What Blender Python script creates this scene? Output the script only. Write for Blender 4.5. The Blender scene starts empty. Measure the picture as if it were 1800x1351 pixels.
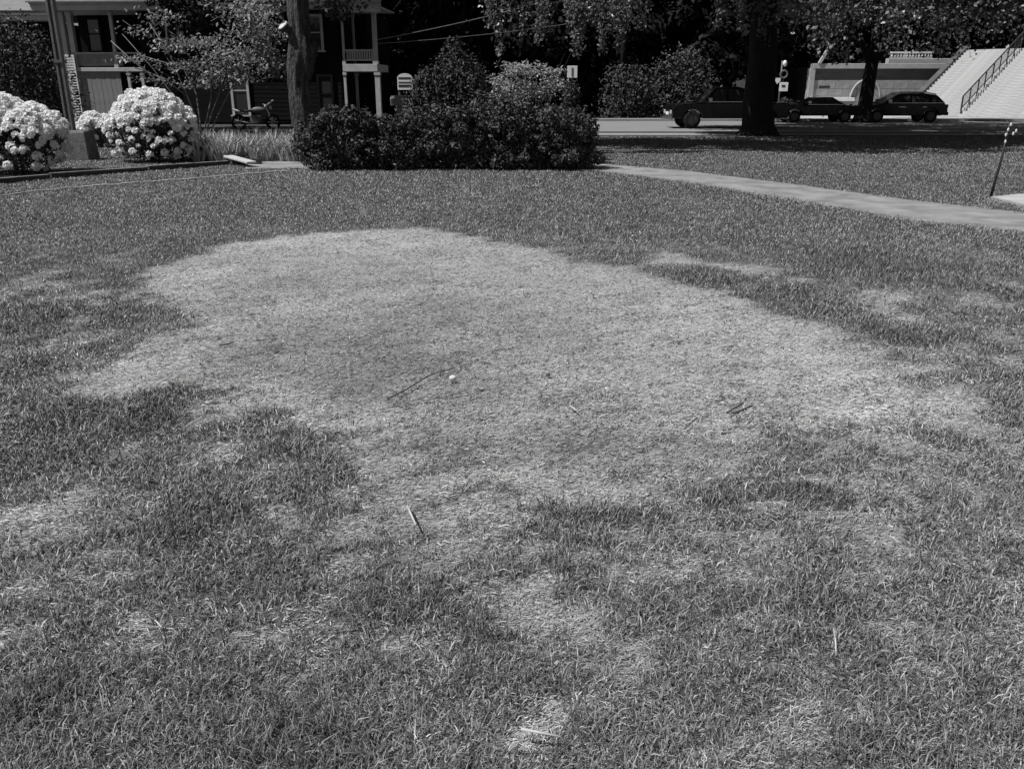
import bpy, math, random
import numpy as np

SC = bpy.context.scene
COL = SC.collection
rng = np.random.default_rng(7)
random.seed(7)
R = math.radians
PI = math.pi

# ------------------------------------------------------------------ camera
EYE, TH, FPX = 1.6, R(19.1), 1500.0
cam = bpy.data.cameras.new('camera')
cam.sensor_width = 36.0
cam.lens = 30.0
cam.clip_start = 0.05
cam.clip_end = 2000
cob = bpy.data.objects.new('camera', cam)
cob.location = (0, 0, EYE)
cob.rotation_euler = (R(90) - TH, 0, 0)
COL.objects.link(cob)
SC.camera = cob

# ------------------------------------------------------------------ sky + sun (the photograph is black and white: a grey sky)
SUN_AZ = math.atan2(-0.93, -0.36)      # direction towards the sun, measured from +Y clockwise (x, y)
SUN_EL = R(59)
W = bpy.data.worlds.new('World')
SC.world = W
W.use_nodes = True
wn, wl = W.node_tree.nodes, W.node_tree.links
sky = wn.new('ShaderNodeTexSky')
sky.sky_type = 'NISHITA'
sky.sun_disc = False
sky.sun_elevation = SUN_EL
sky.sun_rotation = SUN_AZ
bw = wn.new('ShaderNodeRGBToBW')
bg = wn['Background']
bg.inputs['Strength'].default_value = 0.05
wl.new(sky.outputs[0], bw.inputs[0])
wl.new(bw.outputs[0], bg.inputs['Color'])
sun = bpy.data.lights.new('sun', 'SUN')
sun.energy = 5.0
sun.angle = R(0.5)
sun.color = (1, 0.998, 0.995)
sob = bpy.data.objects.new('sun', sun)
sd = np.array([math.sin(SUN_AZ) * math.cos(SUN_EL), math.cos(SUN_AZ) * math.cos(SUN_EL), math.sin(SUN_EL)])
from mathutils import Vector, Matrix
sob.rotation_euler = Vector(sd).to_track_quat('Z', 'Y').to_euler()
sob.location = (-20, -8, 40)
COL.objects.link(sob)
SC.view_settings.view_transform = 'Standard'
SC.view_settings.look = 'None'
SC.view_settings.exposure = 0.15
SC.view_settings.gamma = 1.0
SC.view_settings.use_curve_mapping = False

# ------------------------------------------------------------------ survey helpers: bearings taken from the eye point, giving real positions
cT, sT = math.cos(TH), math.sin(TH)


def ray(px, py):
    u, v = (px - 900) / FPX, (675.5 - py) / FPX
    return u, cT + v * sT, -sT + v * cT


def G(px, py, z=0.0):
    x, y, w = ray(px, py)
    t = (z - EYE) / w
    return x * t, y * t


def at(px, py, Y):
    x, y, w = ray(px, py)
    t = Y / y
    return Vector((x * t, Y, EYE + w * t))


def zat(py, Y):
    return at(900, py, Y).z


def xat(px, py, Y):
    return at(px, py, Y).x


# ------------------------------------------------------------------ materials (greys: the place is seen in black and white)
def mat(name, g, rough=0.8, var=0.25, scale=6.0, rand=0.0, bump=0.0, bscale=None, spec=0.3, metal=0.0, stretch=None):
    m = bpy.data.materials.new(name)
    m.use_nodes = True
    n, l = m.node_tree.nodes, m.node_tree.links
    p = n['Principled BSDF']
    p.inputs['Roughness'].default_value = rough
    p.inputs['Specular IOR Level'].default_value = spec
    p.inputs['Metallic'].default_value = metal
    tc = n.new('ShaderNodeTexCoord')
    vec = tc.outputs['Object']
    if stretch:
        mp = n.new('ShaderNodeMapping')
        mp.inputs['Scale'].default_value = stretch
        l.new(vec, mp.inputs[0])
        vec = mp.outputs[0]
    nz = n.new('ShaderNodeTexNoise')
    nz.inputs['Scale'].default_value = scale
    nz.inputs['Detail'].default_value = 6
    nz.inputs['Roughness'].default_value = 0.62
    l.new(vec, nz.inputs['Vector'])
    mr = n.new('ShaderNodeMapRange')
    mr.inputs[1].default_value = 0.28
    mr.inputs[2].default_value = 0.72
    mr.inputs[3].default_value = g * (1 - var)
    mr.inputs[4].default_value = g * (1 + var)
    l.new(nz.outputs[0], mr.inputs[0])
    out = mr.outputs[0]
    if rand:
        ge = n.new('ShaderNodeNewGeometry')
        m2 = n.new('ShaderNodeMapRange')
        m2.inputs[3].default_value = 1 - rand
        m2.inputs[4].default_value = 1 + rand
        l.new(ge.outputs['Random Per Island'], m2.inputs[0])
        mu = n.new('ShaderNodeMath')
        mu.operation = 'MULTIPLY'
        l.new(out, mu.inputs[0])
        l.new(m2.outputs[0], mu.inputs[1])
        out = mu.outputs[0]
    l.new(out, p.inputs['Base Color'])
    if bump:
        b = n.new('ShaderNodeBump')
        b.inputs['Strength'].default_value = bump
        b.inputs['Distance'].default_value = 0.03 if bump < .9 else 0.10
        nb = n.new('ShaderNodeTexNoise')
        nb.inputs['Scale'].default_value = bscale or scale * 3
        nb.inputs['Detail'].default_value = 5
        l.new(vec, nb.inputs['Vector'])
        l.new(nb.outputs[0], b.inputs['Height'])
        l.new(b.outputs[0], p.inputs['Normal'])
    return m


def tone_mat(name, rough, spec, rand, nscale=0.0, nvar=0.0, bump=0.0):
    """colour (a grey value) read from the point attribute 'tone': green turf or straw"""
    m = bpy.data.materials.new(name)
    m.use_nodes = True
    n, l = m.node_tree.nodes, m.node_tree.links
    p = n['Principled BSDF']
    p.inputs['Roughness'].default_value = rough
    p.inputs['Specular IOR Level'].default_value = spec
    a = n.new('ShaderNodeAttribute')
    a.attribute_name = 'tone'
    out = a.outputs['Fac']
    if rand:
        ge = n.new('ShaderNodeNewGeometry')
        m2 = n.new('ShaderNodeMapRange')
        m2.inputs[3].default_value = 1 - rand
        m2.inputs[4].default_value = 1 + rand
        l.new(ge.outputs['Random Per Island'], m2.inputs[0])
        mu = n.new('ShaderNodeMath')
        mu.operation = 'MULTIPLY'
        l.new(out, mu.inputs[0])
        l.new(m2.outputs[0], mu.inputs[1])
        out = mu.outputs[0]
    if nscale:
        tc = n.new('ShaderNodeTexCoord')
        nz = n.new('ShaderNodeTexNoise')
        nz.inputs['Scale'].default_value = nscale
        nz.inputs['Detail'].default_value = 8
        nz.inputs['Roughness'].default_value = 0.7
        l.new(tc.outputs['Object'], nz.inputs['Vector'])
        m3 = n.new('ShaderNodeMapRange')
        m3.inputs[1].default_value = 0.3
        m3.inputs[2].default_value = 0.7
        m3.inputs[3].default_value = 1 - nvar
        m3.inputs[4].default_value = 1 + nvar
        l.new(nz.outputs[0], m3.inputs[0])
        mu = n.new('ShaderNodeMath')
        mu.operation = 'MULTIPLY'
        l.new(out, mu.inputs[0])
        l.new(m3.outputs[0], mu.inputs[1])
        out = mu.outputs[0]
        if bump:
            b = n.new('ShaderNodeBump')
            b.inputs['Strength'].default_value = bump
            b.inputs['Distance'].default_value = 0.04
            l.new(nz.outputs[0], b.inputs['Height'])
            l.new(b.outputs[0], p.inputs['Normal'])
    l.new(out, p.inputs['Base Color'])
    return m


MT = dict(
    blade=tone_mat('grass_blade', 0.45, 0.35, 0.25),
    turf=tone_mat('turf', 0.95, 0.1, 0.0, 22.0, 0.45, 0.6),
    outer=mat('outer_ground', 0.06, 0.95, 0.4, 3.0, bump=0.5, bscale=30, spec=0.1),
    path=mat('path_concrete', 0.215, 0.9, 0.38, 2.2, bump=0.25, bscale=60, spec=0.15),
    slab=mat('pale_concrete', 0.36, 0.9, 0.18, 4.0, bump=0.2, bscale=50, spec=0.15),
    road=mat('worn_road', 0.20, 0.9, 0.18, 2.0, bump=0.2, bscale=60, spec=0.15, stretch=(0.25, 2.0, 1)),
    walk=mat('sidewalk_concrete', 0.26, 0.9, 0.15, 2.0, spec=0.15, stretch=(0.4, 2.0, 1)),
    drive=mat('driveway_concrete', 0.36, 0.9, 0.12, 1.0, spec=0.15),
    stair=mat('stair_stone', 0.44, 0.9, 0.3, 5.0, bump=0.2, bscale=30, spec=0.1, stretch=(0.5, 2, 3)),
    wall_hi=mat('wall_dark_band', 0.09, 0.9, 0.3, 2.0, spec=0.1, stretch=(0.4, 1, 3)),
    wall_lo=mat('wall_grey_band', 0.27, 0.9, 0.4, 1.3, spec=0.1),
    white=mat('white_paint', 0.74, 0.6, 0.12, 3.0),
    trim=mat('house_trim_paint', 0.42, 0.6, 0.2, 2.5, bump=0.1),
    siding=mat('dark_siding', 0.012, 0.95, 0.3, 2.0, spec=0.02, stretch=(0.3, 1, 6)),
    blind=mat('grey_blind', 0.21, 0.85, 0.25, 4.0, stretch=(1, 1, 0.6)),
    roof=mat('roof_shingle', 0.15, 0.9, 0.3, 8.0, bump=0.4),
    dark=mat('dark_metal', 0.03, 0.5, 0.3, 10.0, spec=0.4),
    glass=mat('dark_window_glass', 0.03, 0.06, 0.1, 2.0, spec=0.5),
    timber=mat('weathered_timber', 0.14, 0.85, 0.35, 7.0, bump=0.4, bscale=30, stretch=(6, 6, 0.6)),
    timber_pale=mat('pale_board', 0.42, 0.85, 0.25, 7.0, bump=0.3),
    edging=mat('edging_timber', 0.06, 0.85, 0.35, 9.0, bump=0.4, bscale=40),  # tone lowered to put the shade of the timber fronts into the colour
    cap=mat('sunlit_top_tone', 0.20, 0.9, 0.5, 6.0, bump=0.4),  # paler tone painting the sunlight on top of the edging timbers
    line=mat('pale_edging_strip', 0.50, 0.9, 0.3, 9.0),
    pier=mat('pier_concrete', 0.13, 0.9, 0.3, 6.0, bump=0.5, bscale=25),
    bark=mat('tree_bark', 0.075, 0.95, 0.75, 5.0, bump=1.0, bscale=14, spec=0.1, stretch=(2.2, 2.2, 0.5)),
    bark_dark=mat('dark_bark', 0.022, 0.95, 0.4, 5.0, bump=0.8, bscale=14, spec=0.1, stretch=(2.2, 2.2, 0.5)),
    stem=mat('shrub_stem', 0.12, 0.9, 0.4, 9.0),
    stem_pale=mat('pale_stem', 0.15, 0.9, 0.4, 9.0),
    cut=mat('pale_cut_wood', 0.45, 0.85, 0.15, 8.0),
    leaf_shade=mat('shade_tree_leaf', 0.085, 0.40, 0.3, 3.0, rand=0.8, spec=0.5),
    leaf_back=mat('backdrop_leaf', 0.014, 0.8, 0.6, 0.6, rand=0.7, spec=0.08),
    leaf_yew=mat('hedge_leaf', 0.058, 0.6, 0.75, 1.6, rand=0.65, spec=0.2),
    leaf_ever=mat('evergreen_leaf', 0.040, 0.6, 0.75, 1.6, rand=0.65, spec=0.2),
    leaf_light=mat('light_shrub_leaf', 0.20, 0.5, 0.35, 3.0, rand=0.5, spec=0.4),
    leaf_dog=mat('small_tree_leaf', 0.125, 0.5, 0.35, 3.0, rand=0.55, spec=0.4),
    leaf_rhodo=mat('rhododendron_leaf', 0.045, 0.4, 0.4, 4.0, rand=0.5, spec=0.45),
    leaf_iris=mat('iris_leaf', 0.32, 0.5, 0.35, 5.0, rand=0.5, spec=0.35),
    petal=mat('white_petal', 0.86, 0.7, 0.1, 20.0, rand=0.12, spec=0.2),
    car=mat('black_car_paint', 0.006, 0.16, 0.2, 2.0, spec=0.45),
    tyre=mat('tyre_rubber', 0.015, 0.9, 0.2, 5.0),
    chrome=mat('bright_metal', 0.6, 0.25, 0.1, 5.0, metal=1.0),
    lamp=mat('lamp_glass', 0.5, 0.1, 0.1, 5.0, spec=0.6),
    twig=mat('dark_twig', 0.085, 0.9, 0.4, 20.0),
    straw=mat('pale_stick', 0.42, 0.85, 0.2, 20.0),
    stone=mat('white_stone', 0.50, 0.8, 0.15, 20.0, bump=0.2),
    grey=mat('mid_grey_paint', 0.12, 0.6, 0.2, 5.0),
    band=mat('dark_print', 0.03, 0.7, 0.2, 5.0),
    rim=mat('dull_rim', 0.08, 0.4, 0.2, 5.0, metal=0.6),
    shadeleaf=mat('porch_tree_leaf', 0.03, 0.6, 0.5, 2.0, rand=0.7, spec=0.2),
    wire=mat('cable_sheath', 0.16, 0.5, 0.3, 2.0),
)


_p = MT['petal'].node_tree
_tr = _p.nodes.new('ShaderNodeBsdfTranslucent')
_tr.inputs['Color'].default_value = (.85, .85, .85, 1)
_mx = _p.nodes.new('ShaderNodeMixShader')
_mx.inputs[0].default_value = 0.38
_p.links.new(_p.nodes['Principled BSDF'].outputs[0], _mx.inputs[1])
_p.links.new(_tr.outputs[0], _mx.inputs[2])
_p.links.new(_mx.outputs[0], _p.nodes['Material Output'].inputs['Surface'])

for _k, _f in (('leaf_shade', .34), ('leaf_light', .25), ('leaf_dog', .25), ('leaf_iris', .2)):
    _p = MT[_k].node_tree
    _tr = _p.nodes.new('ShaderNodeBsdfTranslucent')
    _g = {'leaf_shade': .22, 'leaf_light': .2, 'leaf_dog': .2, 'leaf_iris': .3}[_k]
    _tr.inputs['Color'].default_value = (_g, _g, _g, 1)
    _mx = _p.nodes.new('ShaderNodeMixShader')
    _mx.inputs[0].default_value = _f
    _p.links.new(_p.nodes['Principled BSDF'].outputs[0], _mx.inputs[1])
    _p.links.new(_tr.outputs[0], _mx.inputs[2])
    _p.links.new(_mx.outputs[0], _p.nodes['Material Output'].inputs['Surface'])

# ------------------------------------------------------------------ mesh helpers
def link(o, parent=None):
    COL.objects.link(o)
    if parent is not None:
        o.parent = parent
    return o


def mesh_np(name, V, polys, m, parent=None, attr=None, smooth=False):
    """V (n,3); polys: list of (k,s) int arrays, each with polygons of s corners"""
    me = bpy.data.meshes.new(name)
    V = np.ascontiguousarray(V, dtype=np.float32)
    me.vertices.add(len(V))
    me.vertices.foreach_set('co', V.ravel())
    idx = np.concatenate([p.ravel() for p in polys]).astype(np.int32)
    tot = np.concatenate([np.full(len(p), p.shape[1]) for p in polys])
    start = np.concatenate([[0], np.cumsum(tot)[:-1]]).astype(np.int32)
    me.loops.add(len(idx))
    me.loops.foreach_set('vertex_index', idx)
    me.polygons.add(len(tot))
    me.polygons.foreach_set('loop_start', start)
    if attr is not None:
        a = me.attributes.new('tone', 'FLOAT', 'POINT')
        a.data.foreach_set('value', np.ascontiguousarray(attr, dtype=np.float32))
    me.update(calc_edges=True)
    if smooth:
        me.polygons.foreach_set('use_smooth', np.ones(len(tot), dtype=bool))
    me.materials.append(m)
    return link(bpy.data.objects.new(name, me), parent)


class MB:
    def __init__(self):
        self.v, self.f = [], []

    def box(self, x0, x1, y0, y1, z0, z1):
        b = len(self.v)
        self.v += [(x0, y0, z0), (x1, y0, z0), (x1, y1, z0), (x0, y1, z0), (x0, y0, z1), (x1, y0, z1), (x1, y1, z1), (x0, y1, z1)]
        self.f += [tuple(b + i for i in q) for q in ((0, 3, 2, 1), (4, 5, 6, 7), (0, 1, 5, 4), (1, 2, 6, 5), (2, 3, 7, 6), (3, 0, 4, 7))]
        return self

    def bar(self, a, b, w, h=None, up=(0, 0, 1)):
        a, b = Vector(a), Vector(b)
        d = (b - a).normalized()
        u = Vector(up)
        if abs(d.dot(u)) > 0.98:
            u = Vector((0, 1, 0))
        s = d.cross(u).normalized()
        t = s.cross(d).normalized()
        h = h or w
        k = len(self.v)
        for p in (a, b):
            for i, j in ((-1, -1), (1, -1), (1, 1), (-1, 1)):
                self.v.append(tuple(p + s * (i * w / 2) + t * (j * h / 2)))
        self.f += [tuple(k + i for i in q) for q in ((0, 1, 2, 3), (7, 6, 5, 4), (0, 4, 5, 1), (1, 5, 6, 2), (2, 6, 7, 3), (3, 7, 4, 0))]
        return self

    def tube(self, pts, rad, n=8, jit=0.0, cap=True, ridge=0.0):
        pts = [Vector(p) for p in pts]
        if not hasattr(rad, '__len__'):
            rad = [rad] * len(pts)
        k = len(self.v)
        ref = Vector((0.3, 0.9, 0.1))
        for i, p in enumerate(pts):
            d = (pts[min(i + 1, len(pts) - 1)] - pts[max(i - 1, 0)]).normalized()
            s = d.cross(ref)
            if s.length < 0.05:
                s = d.cross(Vector((1, 0, 0)))
            s.normalize()
            t = d.cross(s)
            for j in range(n):
                a = 2 * PI * j / n
                r = rad[i] * (1 + jit * random.uniform(-1, 1))
                if ridge:
                    r *= 1 + ridge * (math.sin(5 * a + .4 * i) + .7 * math.sin(9 * a - .23 * i + 1) + .5 * math.sin(3 * a + .6 * i))
                self.v.append(tuple(p + s * (math.cos(a) * r) + t * (math.sin(a) * r)))
        for i in range(len(pts) - 1):
            for j in range(n):
                a, b = k + i * n + j, k + i * n + (j + 1) % n
                self.f.append((a, b, b + n, a + n))
        if cap:
            self.f.append(tuple(k + j for j in reversed(range(n))))
            e = k + (len(pts) - 1) * n
            self.f.append(tuple(e + j for j in range(n)))
        return self

    def prism(self, poly, y0, y1, inset=0.0, cz=0.0):
        """poly in (x, z), extruded along y"""
        k, n = len(self.v), len(poly)
        self.v += [(x, y0, z) for x, z in poly] + [(x, y1, z) for x, z in poly]
        self.f.append(tuple(k + i for i in range(n)))
        self.f.append(tuple(k + n + i for i in reversed(range(n))))
        for i in range(n):
            j = (i + 1) % n
            self.f.append((k + j, k + i, k + n + i, k + n + j))
        return self

    def blob(self, c, r, nu=10, nv=7, jit=0.0):
        k = len(self.v)
        c = Vector(c)
        if not hasattr(r, '__len__'):
            r = (r, r, r)
        for i in range(nv + 1):
            p = PI * i / nv
            for j in range(nu):
                a = 2 * PI * j / nu
                q = 1 + jit * random.uniform(-1, 1)
                self.v.append((c.x + r[0] * q * math.sin(p) * math.cos(a), c.y + r[1] * q * math.sin(p) * math.sin(a), c.z + r[2] * q * math.cos(p)))
        for i in range(nv):
            for j in range(nu):
                a, b = k + i * nu + j, k + i * nu + (j + 1) % nu
                self.f.append((a, a + nu, b + nu, b))
        return self

    def quad(self, a, b, c, d):
        k = len(self.v)
        self.v += [tuple(a), tuple(b), tuple(c), tuple(d)]
        self.f.append((k, k + 1, k + 2, k + 3))
        return self

    def data(self, name, m, smooth=False):
        me = bpy.data.meshes.new(name)
        me.from_pydata(self.v, [], self.f)
        me.update()
        if smooth:
            for p in me.polygons:
                p.use_smooth = True
        me.materials.append(m)
        return me

    def build(self, name, m, parent=None, smooth=False, bevel=0.0, loc=None):
        o = bpy.data.objects.new(name, self.data(name, m, smooth))
        if loc is not None:
            o.location = loc
        if bevel:
            b = o.modifiers.new('bevel', 'BEVEL')
            b.width = bevel
            b.segments = 2
            b.limit_method = 'ANGLE'
        return link(o, parent)


def tag(o, label=None, cat=None, group=None, kind=None):
    if label:
        o['label'] = label
    if cat:
        o['category'] = cat
    if group:
        o['group'] = group
    if kind:
        o['kind'] = kind
    return o


def thing(name, label, cat, loc=(0, 0, 0), rz=0.0, group=None):
    o = bpy.data.objects.new(name, None)
    o.empty_display_size = 0.2
    o.location = loc
    o.rotation_euler = (0, 0, rz)
    link(o)
    return tag(o, label, cat, group)


def copy_tree(o, parent=None):
    c = o.copy()
    COL.objects.link(c)
    c.parent = parent
    for ch in list(o.children):
        copy_tree(ch, c)
    return c


def unit(v):
    return v / np.maximum(np.linalg.norm(v, axis=1, keepdims=True), 1e-9)


def leaf_quads(C, N, size, jit=0.4, ratio=0.55, fold=0.12, hang=None):
    n = len(C)
    L = (size * (1 + jit * rng.uniform(-1, 1, n)))[:, None]
    T = rng.normal(size=(n, 3))
    if hang is not None:
        T = T * 0.5 + np.array([0, 0, -1.0]) * hang
    T = unit(T - N * np.sum(T * N, axis=1, keepdims=True))
    B = np.cross(N, T)
    w = L * ratio * 0.5
    V = np.stack([C - T * L * 0.5, C + B * w + N * L * fold, C + T * L * 0.5, C - B * w + N * L * fold], axis=1)
    return V.reshape(-1, 3)


def leaves(name, C, N, size, m, parent=None, **k):
    V = leaf_quads(C, N, size, **k)
    F = np.arange(len(V)).reshape(-1, 4)
    return mesh_np(name, V, [F], m, parent)


def clump_pts(clumps, n, inner=0.55, upbias=0.35, rnd=0.7, low=-1.0):
    cl = np.array(clumps, dtype=float)
    if cl.shape[1] == 4:
        cl = np.concatenate([cl, cl[:, 3:4], cl[:, 3:4]], axis=1)
    area = (cl[:, 3] * cl[:, 4] + cl[:, 4] * cl[:, 5] + cl[:, 3] * cl[:, 5])
    k = rng.choice(len(cl), n, p=area / area.sum())
    d = unit(rng.normal(size=(n, 3)))
    d[:, 2] = np.maximum(d[:, 2], low)
    r = inner + (1.06 - inner) * rng.random(n) ** 0.6
    # gaps and tufts: radius modulated by direction
    ph = rng.uniform(0, 6.28, (len(cl), 3))
    r *= 1 + 0.13 * np.sin(5 * d[:, 0] + ph[k, 0]) * np.sin(5 * d[:, 2] + ph[k, 1]) + 0.10 * np.sin(9 * d[:, 1] + 7 * d[:, 0] + ph[k, 2])
    C = cl[k, :3] + d * cl[k, 3:6] * r[:, None]
    N = unit(d + rng.normal(size=(n, 3)) * rnd + np.array([0, 0, upbias]))
    return C, N


def sub_clumps(c, r, k, rs, flat=1.0, low=-0.5):
    """small tufts spread over a big ellipsoid"""
    out = []
    for i in range(k):
        d = np.array([random.gauss(0, 1), random.gauss(0, 1), random.gauss(0, 1)])
        d /= np.linalg.norm(d)
        d[2] = max(d[2], low)
        q = random.uniform(0.55, 1.0)
        s = rs * random.uniform(0.7, 1.3)
        out.append((c[0] + d[0] * r[0] * q, c[1] + d[1] * r[1] * q, c[2] + d[2] * r[2] * q, s, s, s * flat))
    return out


# ------------------------------------------------------------------ noise
_tab = rng.random((256, 256))


def vnoise(x, y, s=0):
    x = np.asarray(x) + 37.3 * s
    y = np.asarray(y) + 91.7 * s
    xi, yi = np.floor(x).astype(int), np.floor(y).astype(int)
    fx, fy = x - xi, y - yi
    fx, fy = fx * fx * (3 - 2 * fx), fy * fy * (3 - 2 * fy)
    g = lambda a, b: _tab[a & 255, b & 255]
    return (g(xi, yi) * (1 - fx) + g(xi + 1, yi) * fx) * (1 - fy) + (g(xi, yi + 1) * (1 - fx) + g(xi + 1, yi + 1) * fx) * fy


def fbm(x, y, s=0, o=4):
    t, a, n = 0, 0.5, 0
    for i in range(o):
        t = t + a * vnoise(x * 2 ** i, y * 2 ** i, s + i)
        n += a
        a *= 0.55
    return t / n


def sstep(a, b, x):
    t = np.clip((x - a) / (b - a), 0, 1)
    return t * t * (3 - 2 * t)


def poly_sd(P, X, Y):
    """signed distance to a polygon, positive inside"""
    P = np.array(P)
    d = np.full(X.shape, 1e9)
    ins = np.zeros(X.shape, bool)
    for i in range(len(P)):
        a, b = P[i], P[(i + 1) % len(P)]
        e = b - a
        t = np.clip(((X - a[0]) * e[0] + (Y - a[1]) * e[1]) / (e @ e), 0, 1)
        d = np.minimum(d, np.hypot(X - a[0] - e[0] * t, Y - a[1] - e[1] * t))
        c = ((a[1] > Y) != (b[1] > Y)) & (X < (b[0] - a[0]) * (Y - a[1]) / (b[1] - a[1] + 1e-12) + a[0])
        ins ^= c
    return np.where(ins, d, -d)


def gp(pts):
    return [G(x, y) for x, y in pts]


# worn patches of the lawn, as polygons on the ground: (outline, edge softness m, strength)
DEAD = [
    (gp([(236, 482), (300, 455), (400, 430), (480, 415), (560, 408), (650, 404), (740, 402), (800, 407), (860, 416), (960, 440), (1050, 462),
         (1120, 462), (1160, 482), (1210, 500), (1290, 510), (1370, 540), (1420, 560), (1480, 575), (1560, 610), (1610, 655), (1650, 700),
         (1660, 735), (1630, 772), (1540, 770), (1440, 775), (1380, 810), (1300, 830), (1190, 850), (1120, 855), (1020, 870), (950, 905), (860, 910),
         (760, 905), (690, 880), (640, 830), (590, 780), (540, 745), (480, 715), (430, 690), (370, 690), (300, 685), (220, 700), (160, 716), (105, 690),
         (150, 655), (190, 620), (230, 590), (300, 570), (290, 545), (255, 515)]), 0.10, 1.0),
    (gp([(115, 550), (125, 512), (190, 502), (228, 525), (195, 562), (140, 595), (85, 612), (95, 570)]), 0.12, 0.9),
    (gp([(1055, 437), (1110, 431), (1180, 440), (1290, 455), (1370, 462), (1420, 455), (1400, 485), (1460, 495), (1430, 510), (1330, 500), (1240, 478), (1150, 468), (1080, 455)]), 0.16, 0.85),
    (gp([(1510, 520), (1560, 498), (1640, 492), (1660, 510), (1600, 535), (1640, 570), (1560, 560)]), 0.2, 0.85),
    (gp([(1660, 700), (1680, 668), (1730, 672), (1790, 700), (1830, 740), (1820, 830), (1760, 815), (1700, 760)]), 0.18, 0.6),
    (gp([(-40, 930), (20, 870), (110, 820), (200, 780), (270, 770), (250, 810), (160, 850), (120, 900), (30, 970), (-60, 1000)]), 0.16, 0.62),
    (gp([(440, 900), (500, 865), (600, 830), (720, 850), (740, 920), (640, 910), (540, 895), (480, 915)]), 0.10, 0.8),
    (gp([(860, 1330), (880, 1270), (930, 1225), (990, 1230), (1020, 1290), (1000, 1345), (940, 1370)]), 0.06, 0.95),
    (gp([(400, 720), (470, 700), (600, 770), (700, 850), (760, 910), (720, 945), (640, 925), (560, 935), (470, 900), (430, 860), (520, 830), (500, 790), (430, 780)]), 0.22, 0.62),
    (gp([(90, 640), (140, 605), (230, 580), (330, 640), (250, 700), (150, 725), (100, 700)]), 0.14, 0.55),
    (gp([(1120, 900), (1180, 860), (1240, 870), (1210, 905)]), 0.08, 0.7),
]
GREEN = [  # live tufts inside the worn area: px centre, px radii, strength
    (1245, 485, 62, 17, 0.9), (1110, 448, 55, 9, 0.6), (1390, 515, 60, 22, 0.75), (1450, 540, 60, 20, 0.6), (590, 560, 60, 14, 0.12),
    (285, 700, 60, 26, 0.75), (500, 770, 60, 22, 0.7), (860, 860, 60, 14, 0.35), (760, 820, 70, 18, 0.3), (1330, 800, 120, 25, 0.35), (230, 555, 60, 26, 0.6),
]
LUSH = [  # darker, longer tufts of the lawn
    (380, 900, 100, 55), (130, 725, 80, 40), (80, 560, 110, 60), (300, 930, 80, 40), (1440, 1050, 60, 55), (980, 990, 100, 70), (1030, 900, 120, 30), (520, 1310, 120, 70),
    (700, 1060, 120, 50), (1500, 1320, 70, 40), (1600, 590, 120, 30), (860, 1110, 50, 35), (1040, 1290, 50, 50), (60, 1240, 90, 60), (250, 740, 70, 35), (500, 800, 70, 28),
    (1280, 880, 90, 25), (1240, 485, 60, 16), (1560, 470, 200, 40), (1430, 870, 150, 30),
]
PALE = [(870, 1050, 130, 55), (1340, 960, 120, 60), (1270, 1090, 70, 40), (940, 1290, 130, 80), (1620, 1130, 140, 60), (1760, 1180, 80, 60), (130, 880, 130, 50), (760, 960, 120, 40),
        (1080, 1180, 100, 50), (600, 1080, 80, 30), (1000, 1230, 140, 60), (1100, 940, 60, 30)]


STRAW = [  # bleached or greyer areas of the straw
    (590, 630, 240, 85, .82), (600, 650, 120, 40, .88), (760, 680, 170, 50, .84), (470, 590, 140, 50, .86), (690, 560, 150, 40, .84), (640, 480, 150, 30, .9), (860, 780, 180, 40, .80), (800, 560, 180, 50, .86), (950, 600, 130, 40, .9), (1120, 800, 160, 36, .86), (450, 500, 110, 30, .88),
    (1460, 690, 230, 80, 1.18), (1250, 570, 230, 50, 1.10), (330, 610, 120, 60, 1.06), (1560, 745, 110, 40, 1.12), (560, 420, 240, 24, 1.12), (330, 500, 90, 40, 1.1), (430, 690, 130, 34, 1.16), (560, 750, 90, 30, 1.16), (1100, 640, 140, 40, 1.06), (480, 700, 110, 40, 1.08)]


def ell(cx, cy, rx, ry, X, Y):
    c = G(cx, cy)
    a = abs(G(cx + rx, cy)[0] - c[0])
    b = abs(G(cx, cy - ry)[1] - G(cx, cy + ry)[1]) / 2
    return 1 - np.hypot((X - c[0]) / a, (Y - c[1]) / b)


def straw_tone(X, Y):
    t = np.ones(X.shape)
    for cx, cy, rx, ry, q_ in STRAW:
        t *= 1 + (q_ - 1) * sstep(-.25, .55, ell(cx, cy, rx, ry, X, Y) + 1.1 * (fbm(X * 2, Y * 2, 91) - .5) + .8 * (fbm(X * 7, Y * 7, 93) - .5))
    return t


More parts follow.
